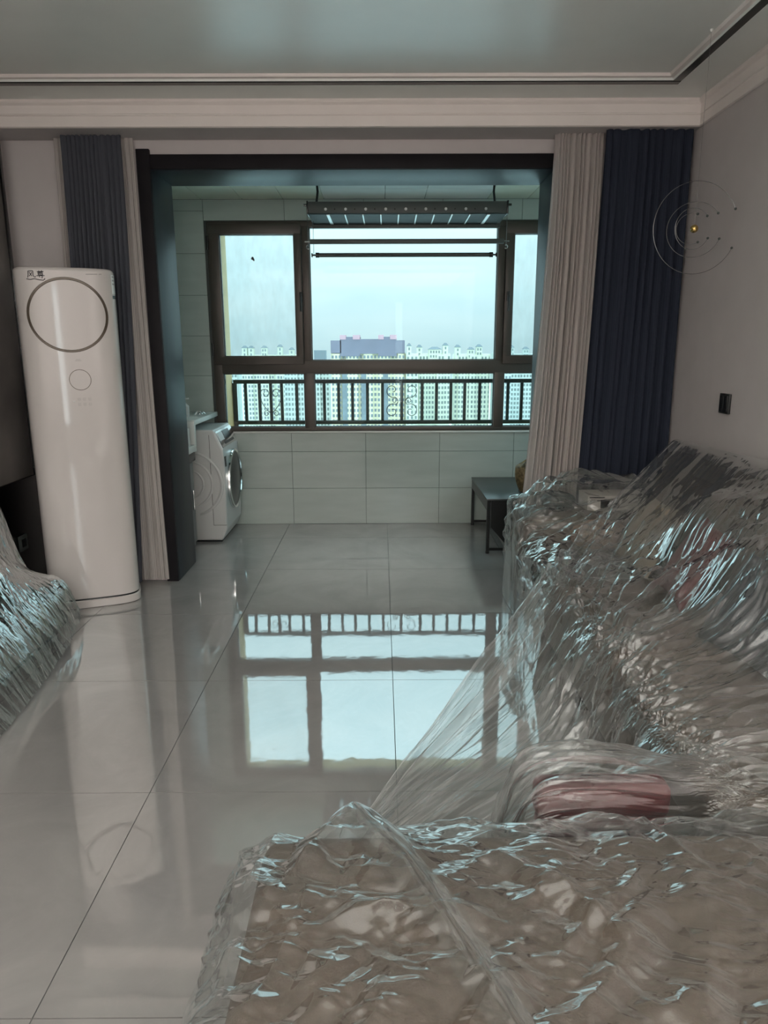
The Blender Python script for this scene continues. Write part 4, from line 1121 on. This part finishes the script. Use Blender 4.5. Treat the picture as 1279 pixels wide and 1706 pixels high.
so = thing('sofa', (1.2, 2.6, 0), 'brown leather sofa under clear plastic along the right wall', 'sofa')
MB().box((0.76, 1.34, 0.08), (1.60, 3.95, 0.28), 0.02).build('base', m_leather2, so)
for x in (0.80, 1.54):
    for y in (1.40, 2.6, 3.88): MB().box((x-0.025, y-0.025, 0), (x+0.025, y+0.025, 0.085), 0.004).build('leg', m_dark, so)
for y0, y1 in ((1.36, 2.135), (2.145, 2.78), (2.79, 3.56)):
    MB().box((0.735, y0, 0.25), (1.42, y1, 0.432), 0.05, 5).build('seat_cushion', m_leather, so)
    MB().box((1.36, y0+0.01, 0.40), (1.57, y1-0.01, 0.80), 0.06, 5).build('back_cushion', m_leather, so)
MB().box((1.50, 1.40, 0.10), (1.635, 3.80, 0.865), 0.05, 4).build('backrest', m_leather2, so)
MB().box((0.735, 3.585, 0.08), (1.58, 3.94, 0.545), 0.05, 5).build('armrest', m_leather2, so)

def pillow(name, c, w, h, t, rot, mat, label):
    n = 22
    U, V = np.meshgrid(np.linspace(-1, 1, n), np.linspace(-1, 1, n))
    sh = (1-np.abs(U)**2.6)*(1-np.abs(V)**2.6)
    pin = 1-0.10*(1-np.abs(V)**2)*np.abs(U)**2; pin2 = 1-0.10*(1-np.abs(U)**2)*np.abs(V)**2
    top = np.stack([U*w/2*pin, V*h/2*pin2, t/2*np.sqrt(np.clip(sh, 0, 1))], -1)
    bot = top*np.array([1, 1, -1])
    mb = MB()
    f = lambda o_: [(o_+i*n+j, o_+i*n+j+1, o_+(i+1)*n+j+1, o_+(i+1)*n+j) for i in range(n-1) for j in range(n-1)]
    mb.add(top.reshape(-1, 3).tolist(), f(0), True); mb.add(bot.reshape(-1, 3).tolist(), f(0), True)
    mb.sm = [True]*len(mb.f)
    o = mb.build(name, mat)
    o.location = c; o.rotation_euler = rot
    tag(o, label, 'cushion', 'loose cushions on the covered sofa')
    return o
pillow('cushion', (1.19, 2.08, 0.586), 0.34, 0.42, 0.12, (R(0), R(-58), R(10)), m_navy, 'dark navy cushion leaning on the sofa back under plastic')
pillow('cushion', (1.20, 2.62, 0.592), 0.34, 0.36, 0.11, (R(0), R(-60), R(-8)), m_red, 'dark red cushion leaning on the sofa back under plastic')
pillow('cushion', (1.19, 3.07, 0.585), 0.34, 0.38, 0.11, (R(0), R(-60), R(4)), m_beige, 'beige cushion beside the red one under plastic')
# things on the far arm
bxw = thing('carton', (1.24, 3.80, 0.56), 'pale carton with dark print on the far sofa arm', 'box')
MB().box((1.10, 3.72, 0.548), (1.42, 3.90, 0.632), 0.004).build('carton_body', m_card, bxw)
MB().box((1.17, 3.7185, 0.565), (1.27, 3.7205, 0.61)).build('printed_label', m_dark, bxw)
MB().box((1.11, 3.7185, 0.619), (1.19, 3.7205, 0.626)).build('printed_label', m_dark, bxw)
def crumple(name, c, r, seed, mat):
    n, m_ = 40, 24
    U, V = np.meshgrid(np.linspace(0, 2*np.pi, n), np.linspace(0.02, np.pi-0.02, m_))
    d = np.stack([np.sin(V)*np.cos(U), np.sin(V)*np.sin(U), np.cos(V)], -1)
    k = 1+0.35*ridge(d[..., 0]*1.6+seed+d[..., 2], d[..., 1]*1.6-d[..., 2]*1.3, 3)
    P = np.array(c)+d*np.array(r)*k[..., None]
    P[..., 2] = np.maximum(P[..., 2], c[2]-r[2]*0.9)
    return grid_obj(name, P, mat)
tag(crumple('paper_bag', (1.08, 3.43, 0.495), (0.13, 0.08, 0.07), 4.0, m_paper), 'crumpled brown paper bag on the seat by the far arm', 'bag')
tag(crumple('grey_cloth', (0.955, 3.76, 0.595), (0.085, 0.10, 0.05), 9.0, m_alu), 'grey cloth heap on the far arm left of the carton', 'cloth')

ch = thing('chaise_lounge', (0.6, 0.85, 0), 'brown leather chaise under crumpled plastic in front of the camera', 'chaise')
MB().box((-0.238, 0.405, 0.06), (1.60, 1.268, 0.26), 0.03, 3).build('base', m_leather2, ch)
MB().box((-0.240, 0.40, 0.24), (1.605, 1.272, 0.450), 0.05, 5).build('seat_cushion', m_leather, ch)
for x in (-0.17, 1.5):
    for y in (0.48, 1.18): MB().box((x-0.025, y-0.025, 0), (x+0.025, y+0.025, 0.085), 0.004).build('leg', m_dark, ch)
rb = thing('storage_box', (0.49, 1.43, 0), 'dark red storage box in the corner between sofa and chaise', 'box')
MB().box((0.340, 1.372, 0.0), (0.625, 1.43, 0.395), 0.02, 3).build('box_body', m_redb, rb)
MB().box((0.334, 1.366, 0.390), (0.631, 1.436, 0.472), 0.022, 4).build('lid', m_redb, rb)

# ---------------------------------------------------------------- plastic sheets
def film(name, S, nu, nv, disp, mat, label, post=None):
    P = surf(S, nu, nv)
    N = normals(P)
    u = np.linspace(0, 1, nu)[None, :].repeat(nv, 0); v = np.linspace(0, 1, nv)[:, None].repeat(nu, 1)
    # metric coordinates along and across
    P = disp(P, N, u, v)
    P[..., 2] = np.maximum(P[..., 2], 0.002)
    o = grid_obj(name, P, mat)
    return tag(o, label, 'plastic sheet', 'clear plastic dust sheets over the furniture')

# A: big sheet over the sofa, pulled tight from the wall to the floor
SA = [
 [(1.648, 3.90, 0.880), (1.570, 3.80, 0.918), (1.300, 3.52, 0.790), (1.020, 3.21, 0.655), (0.760, 2.92, 0.525), (0.640, 2.78, 0.460), (0.300, 2.37, 0.230), (-0.040, 1.95, 0.004)],
 [(1.648, 3.40, 0.905), (1.570, 3.32, 0.925), (1.300, 3.10, 0.770), (1.030, 2.86, 0.600), (0.800, 2.68, 0.490), (0.690, 2.58, 0.415), (0.450, 2.28, 0.200), (-0.035, 1.87, 0.004)],
 [(1.648, 2.85, 0.925), (1.570, 2.80, 0.935), (1.320, 2.66, 0.790), (1.080, 2.48, 0.590), (0.810, 2.30, 0.480), (0.690, 2.24, 0.395), (0.520, 2.10, 0.180), (0.000, 1.78, 0.004)],
 [(1.648, 2.40, 0.935), (1.570, 2.37, 0.945), (1.330, 2.28, 0.800), (1.120, 2.14, 0.570), (0.810, 2.02, 0.476), (0.690, 1.98, 0.385), (0.560, 1.92, 0.180), (0.060, 1.70, 0.004)],
 [(1.648, 2.00, 0.940), (1.570, 1.98, 0.950), (1.340, 1.92, 0.800), (1.130, 1.84, 0.540), (0.810, 1.78, 0.474), (0.690, 1.76, 0.385), (0.570, 1.72, 0.200), (0.110, 1.62, 0.004)],
 [(1.648, 1.66, 0.940), (1.570, 1.65, 0.950), (1.345, 1.62, 0.790), (1.140, 1.59, 0.525), (0.810, 1.57, 0.474), (0.690, 1.56, 0.410), (0.470, 1.54, 0.300), (0.150, 1.53, 0.004)],
 [(1.648, 1.46, 0.940), (1.570, 1.46, 0.950), (1.350, 1.46, 0.790), (1.150, 1.46, 0.520), (0.810, 1.46, 0.487), (0.660, 1.46, 0.492), (0.328, 1.46, 0.475), (0.220, 1.46, 0.020)],
 [(1.648, 1.37, 0.900), (1.570, 1.37, 0.910), (1.350, 1.365, 0.750), (1.150, 1.362, 0.515), (0.810, 1.361, 0.487), (0.660, 1.361, 0.493), (0.324, 1.361, 0.485), (0.215, 1.361, 0.020)],
 [(1.648, 1.352, 0.70), (1.570, 1.350, 0.70), (1.350, 1.350, 0.560), (1.150, 1.350, 0.400), (0.810, 1.350, 0.380), (0.660, 1.350, 0.370), (0.320, 1.350, 0.360), (0.215, 1.350, 0.020)],
]
def dispA(P, N, u, v):
    a = v*2.6; l = u*2.2                              # metres across / along the pull
    onseat = sstep(0.36, 0.50, u)*(1-sstep(0.62, 0.70, u))
    onback = (1-sstep(0.36, 0.50, u))
    skirt = sstep(0.68, 0.84, u)
    tent = 1-sstep(0.22, 0.55, v)
    wv = 0.05*noise2(l*1.2, a*1.6+3)
    # long taut streaks running down the pull
    d = (0.2+0.8*tent)*(1-0.95*skirt)*(0.016*noise2((a+wv)*10, l*0.5) + 0.016*ridge((a+wv)*11+4, l*0.45, 2) + 0.0060*ridge((a+wv)*30+9, l*0.8, 2))*sstep(0.05, 0.26, u)
    # pulled crumple over back cushions in the nearer half
    d = d + (1-tent)*onback*(0.022*ridge(a*5+0.5*l, l*2.6-a*2, 2))*sstep(0.06, 0.2, u)
    # fine gathers radiating from the cushion front edges
    edge = np.exp(-((u-0.64)/0.05)**2)
    d = d + edge*(0.0045*ridge(a*40+1.5*noise2(l*9, a*9), l*2.6, 2) + 1.2*crumple2(a, l, [(6, 0.024, 0.5), (-18, 0.018, 0.45), (30, 0.015, 0.35), (0, 0.04, 0.4)], 41))
    d = d + onseat*(0.006*ridge(a*13+0.8*noise2(l*5, a*5), l*1.6, 2))
    cs = crumple2(a, l, [(8, 0.11, 0.46), (-14, 0.083, 0.44), (25, 0.06, 0.36), (-35, 0.15, 0.32), (3, 0.035, 0.40), (-9, 0.022, 0.34), (14, 0.05, 0.42), (70, 0.20, 0.18)], 5)
    d = d + cs*np.clip(onseat*0.8 + (1-tent)*onback*1.3 + 0.35*skirt + 0.45*tent, 0, 1.4)*sstep(0.10, 0.30, u)*(1-sstep(0.95, 1.0, u))
    # hanging folds of the skirt
    fold = ridge((a+0.10*noise2(l*2, a*2))*5.5+1.0, l*0.6+2, 1)
    d = d + skirt*(0.045*fold + 0.012*ridge((a+0.04*noise2(l*4, a*4))*12, l*1.0+5, 2) + 0.003*ridge(a*30+l*8, l*9-a*4, 3))*(1-0.7*sstep(0.94, 1.0, u))
    Q = P + N*d[..., None]*np.sign((N[..., 2:3]).mean())
    # cushions push up under the film; steps between the seat cushions
    x, y = Q[..., 0], Q[..., 1]
    def puff(cx, cy, sx_, sy_, h):
        r = np.sqrt(((x-cx)/sx_)**2+((y-cy)/sy_)**2)
        return h*(1-sstep(0.0, 1.0, r))
    bump = puff(1.16, 2.16, 0.26, 0.42, 0.135) + puff(1.24, 2.70, 0.20, 0.26, 0.07)
    for yc, h in ((2.80, 0.022), (2.16, 0.050)):
        s_ = yc-y
        bump = bump + h*(sstep(-0.012, 0.010, s_)-sstep(0.02, 0.35, s_))*sstep(0.66, 0.74, x)*(1-sstep(0.85, 1.08, x))
        bump = bump - 0.5*h*np.exp(-((y-yc-0.05)/0.05)**2)*sstep(0.66, 0.74, x)*(1-sstep(0.85, 1.08, x))*(0.3 if yc > 2.5 else 1)
    Q[..., 2] += bump
    Q[..., 0] = np.minimum(Q[..., 0], XR-0.004)
    return Q
shA = film('plastic_sheet', SA, 760, 900, dispA, m_film, 'large clear plastic sheet pulled from the right wall over the sofa')
# the hanging end is bunched up: several layers of film lie on each other there
uu = np.linspace(0, 1, 760)[None, :].repeat(900, 0); vv = np.linspace(0, 1, 900)[:, None].repeat(760, 1)
lay = sstep(0.70, 0.86, uu)*np.clip(0.55+0.8*noise2(vv*9, uu*2)+0.4*noise2(vv*28, uu*3), 0.1, 1.0)*(1-sstep(0.78, 0.86, vv))
lay = lay + 0.8*(1-sstep(0.0, 0.012, vv))
at_ = shA.data.attributes.new('layers', 'FLOAT', 'POINT'); at_.data.foreach_set('value', lay.astype(np.float32).ravel())

# B: sheet over the far arm and far seat, hanging straight at the front
SB = [
 [(1.640, 4.000, 0.40), (1.35, 4.000, 0.42), (1.02, 3.995, 0.42), (0.74, 3.985, 0.36), (0.712, 3.97, 0.20), (0.705, 3.96, 0.006)],
 [(1.640, 3.945, 0.62), (1.36, 3.935, 0.675), (1.02, 3.93, 0.690), (0.745, 3.93, 0.555), (0.706, 3.92, 0.30), (0.703, 3.92, 0.006)],
 [(1.640, 3.76, 0.64), (1.36, 3.76, 0.695), (1.02, 3.76, 0.715), (0.738, 3.74, 0.585), (0.704, 3.72, 0.30), (0.703, 3.71, 0.006)],
 [(1.640, 3.60, 0.66), (1.36, 3.58, 0.665), (1.05, 3.55, 0.610), (0.738, 3.565, 0.560), (0.702, 3.56, 0.28), (0.698, 3.56, 0.006)],
 [(1.640, 3.40, 0.68), (1.36, 3.42, 0.600), (1.08, 3.40, 0.585), (0.735, 3.49, 0.470), (0.702, 3.48, 0.25), (0.694, 3.47, 0.006)],
 [(1.640, 3.20, 0.66), (1.36, 3.22, 0.520), (1.05, 3.18, 0.470), (0.735, 3.22, 0.450), (0.700, 3.22, 0.24), (0.690, 3.22, 0.006)],
 [(1.640, 2.80, 0.60), (1.36, 2.80, 0.480), (1.05, 2.80, 0.455), (0.735, 2.84, 0.448), (0.680, 2.82, 0.24), (0.640, 2.80, 0.006)],
]
def dispB(P, N, u, v):
    a = v*1.5; l = u*1.6
    skirt = sstep(0.60, 0.85, u)
    top = 1-skirt
    d = top*(0.020*ridge(a*4+l*2, l*3.4-a*1.5, 2) + 1.1*crumple2(a, l, [(10, 0.13, 0.4), (62, 0.16, 0.4), (-40, 0.11, 0.36), (120, 0.08, 0.3), (35, 0.05, 0.3)], 8))
    d = d + np.exp(-((u-0.60)/0.07)**2)*0.007*ridge(a*40, l*4, 2)
    d = d + skirt*(0.012*(ridge(a*8+0.6*noise2(l*3, a*3), l*0.8, 2)-0.25)+0.005*ridge(a*22, l*2, 2))
    return P + N*d[..., None]*np.sign((N[..., 2:3]).mean())
film('plastic_sheet', SB, 360, 420, dispB, m_film, 'clear plastic sheet over the far sofa arm beside the curtains')

# C: crumpled sheet over the chaise in front
SCt = [
 [(-0.330, 1.390, 0.004), (-0.300, 1.375, 0.10), (-0.255, 1.330, 0.30), (0.10, 1.335, 0.30), (0.75, 1.345, 0.31), (1.625, 1.345, 0.31)],
 [(-0.350, 1.330, 0.004), (-0.315, 1.310, 0.20), (-0.262, 1.275, 0.405), (0.10, 1.288, 0.440), (0.75, 1.305, 0.450), (1.625, 1.305, 0.460)],
 [(-0.385, 1.220, 0.004), (-0.330, 1.205, 0.24), (-0.252, 1.190, 0.452), (0.10, 1.200, 0.472), (0.75, 1.215, 0.476), (1.625, 1.215, 0.482)],
 [(-0.400, 1.060, 0.004), (-0.340, 1.060, 0.25), (-0.250, 1.060, 0.468), (0.10, 1.060, 0.490), (0.75, 1.060, 0.494), (1.625, 1.060, 0.496)],
 [(-0.405, 0.860, 0.004), (-0.345, 0.860, 0.25), (-0.250, 0.860, 0.468), (0.10, 0.860, 0.480), (0.75, 0.860, 0.482), (1.625, 0.860, 0.484)],
 [(-0.405, 0.370, 0.004), (-0.345, 0.370, 0.25), (-0.250, 0.370, 0.464), (0.10, 0.370, 0.478), (0.75, 0.370, 0.480), (1.625, 0.370, 0.482)],
]
def seg_ridge(x, y, pts, w, h):
    """height of a long fold along a polyline: tent-shaped, sharp crest"""
    out = np.zeros_like(x)
    for (ax, ay, ha), (bx, by, hb) in zip(pts[:-1], pts[1:]):
        dx, dy = bx-ax, by-ay; L = dx*dx+dy*dy
        t = np.clip(((x-ax)*dx+(y-ay)*dy)/L, 0, 1)
        dd = np.hypot(x-ax-t*dx, y-ay-t*dy)
        hh = ha+(hb-ha)*t
        out = np.maximum(out, hh*np.clip(1-dd/w, 0, 1))
    return out*h
def dispC(P, N, u, v):
    x, y = P[..., 0].copy(), P[..., 1].copy()
    skirt = 1-sstep(0.22, 0.42, u)
    top = 1-skirt
    a = P[..., 0]*1.0+P[..., 2]*skirt; l = P[..., 1]
    wx = 0.05*noise2(a*3.1, l*3.3); wy = 0.05*noise2(a*3.1+50, l*3.3+20)
    d = top*(0.012*ridge((a+wx)*3+l*2.0, (l+wy)*4-a*1.5, 2) + crumple2(a+0.3*wx, l+0.3*wy, [(35, 0.16, 0.26), (-20, 0.12, 0.24), (80, 0.10, 0.26), (120, 0.085, 0.26), (55, 0.055, 0.22), (-50, 0.045, 0.22), (95, 0.030, 0.24), (75, 0.021, 0.22)], 21))
    d = d + skirt*(0.014*ridge(l*7+a*2.0, a*2.2-l*1.5, 2)+crumple2(l, a, [(5, 0.10, 0.3), (-20, 0.06, 0.3), (30, 0.045, 0.25)], 31))
    Q = P + N*d[..., None]*np.sign((N[..., 2:3]).mean())
    f = seg_ridge(x+0.012*noise2(x*9, y*9), y, [(-0.060, 1.275, 1.0), (-0.035, 1.20, 1.15), (0.065, 1.06, 0.85), (0.135, 0.90, 0.7), (0.20, 0.76, 0.5)], 0.085, 0.036)
    f = f + seg_ridge(x, y, [(-0.060, 1.275, 0.9), (-0.13, 1.15, 0.9), (-0.20, 1.03, 0.4)], 0.045, 0.030)
    f = f + seg_ridge(x, y, [(0.12, 1.19, 0.1), (0.24, 1.11, 1.0), (0.33, 1.02, 1.0), (0.39, 0.93, 0.3)], 0.035, 0.022)
    f = f + seg_ridge(x, y, [(0.52, 1.27, 0.9), (0.54, 1.16, 1.0), (0.60, 1.05, 0.2)], 0.022, 0.016)
    f = f + seg_ridge(x, y, [(-0.12, 0.98, 0.3), (-0.02, 1.00, 1.0), (0.06, 1.03, 0.4)], 0.025, 0.016)
    Q[..., 2] += f*sstep(0.30, 0.45, u)
    return Q
shC = film('plastic_sheet', SCt, 700, 640, dispC, m_film2, 'clear crumpled plastic sheet over the near chaise')
# a doubled-over fold of the sheet standing up along its middle
tt = np.linspace(0, 1, 160)
path = cr(np.array([(-0.072, 1.300, 0.455), (-0.060, 1.268, 0.512), (-0.022, 1.190, 0.535), (0.055, 1.070, 0.530), (0.120, 0.930, 0.522), (0.180, 0.800, 0.512), (0.240, 0.660, 0.50)]), tt)
cs = np.linspace(0, 1, 24)
wl = 0.018+0.010*noise2(tt*6, tt*0+3); wr = 0.050+0.016*noise2(tt*5+9, tt*0)
P = np.zeros((160, 24, 3))
for i_, c_ in enumerate(cs):
    off = np.where(c_ < 0.3, -wl*(0.3-c_)/0.3, wr*(c_-0.3)/0.7)
    drop = np.where(c_ < 0.3, 0.050*(max(0.0, 0.3-c_)/0.3)**1.3, 0.046*(max(0.0, c_-0.3)/0.7)**1.4)
    P[:, i_, 0] = path[:, 0]+off; P[:, i_, 1] = path[:, 1]+off*0.35
    P[:, i_, 2] = path[:, 2]-drop+0.004*noise2(tt*14, c_*3+tt*0)
grid_obj('folded_flap', P, m_film, shC)

# D: sheet over the media cabinet at the left
SD = [
 [(-1.955, 3.560, 0.28), (-1.90, 3.555, 0.24), (-1.78, 3.54, 0.20), (-1.650, 3.52, 0.18), (-1.600, 3.51, 0.12), (-1.575, 3.51, 0.085)],
 [(-1.955, 3.520, 0.70), (-1.915, 3.505, 0.62), (-1.80, 3.46, 0.33), (-1.625, 3.43, 0.282), (-1.565, 3.42, 0.18), (-1.530, 3.40, 0.060)],
 [(-1.955, 3.38, 0.775), (-1.915, 3.36, 0.73), (-1.80, 3.28, 0.45), (-1.610, 3.23, 0.282), (-1.535, 3.20, 0.16), (-1.490, 3.18, 0.035)],
 [(-1.955, 3.15, 0.78), (-1.915, 3.12, 0.73), (-1.78, 3.05, 0.56), (-1.600, 2.98, 0.285), (-1.515, 2.95, 0.15), (-1.455, 2.90, 0.020)],
 [(-1.955, 2.80, 0.60), (-1.92, 2.78, 0.52), (-1.78, 2.75, 0.40), (-1.590, 2.70, 0.285), (-1.495, 2.65, 0.15), (-1.430, 2.62, 0.010)],
 [(-1.955, 2.30, 0.34), (-1.92, 2.30, 0.30), (-1.78, 2.30, 0.285), (-1.590, 2.30, 0.280), (-1.485, 2.30, 0.15), (-1.410, 2.30, 0.006)],
 [(-1.955, 1.60, 0.30), (-1.92, 1.60, 0.29), (-1.78, 1.60, 0.285), (-1.590, 1.60, 0.280), (-1.485, 1.60, 0.15), (-1.410, 1.60, 0.006)],
]
def dispD(P, N, u, v):
    a = v*2.0; l = u*1.0
    skirt = sstep(0.5, 0.7, u)
    d = (1-skirt)*(0.010*ridge(a*6+l*3, l*6, 3)+0.003*ridge(a*25, l*18, 2)) + skirt*(0.014*ridge(a*9+l*3.5, l*1.2, 3)+0.004*ridge(a*34+l*8, l*4, 2))
    Q = P + N*d[..., None]*np.sign((N[..., 2:3]).mean())
    Q[..., 0] = np.maximum(Q[..., 0], -1.958)
    return Q
film('plastic_sheet', SD, 260, 480, dispD, m_film, 'clear plastic sheet over the media cabinet at the left')
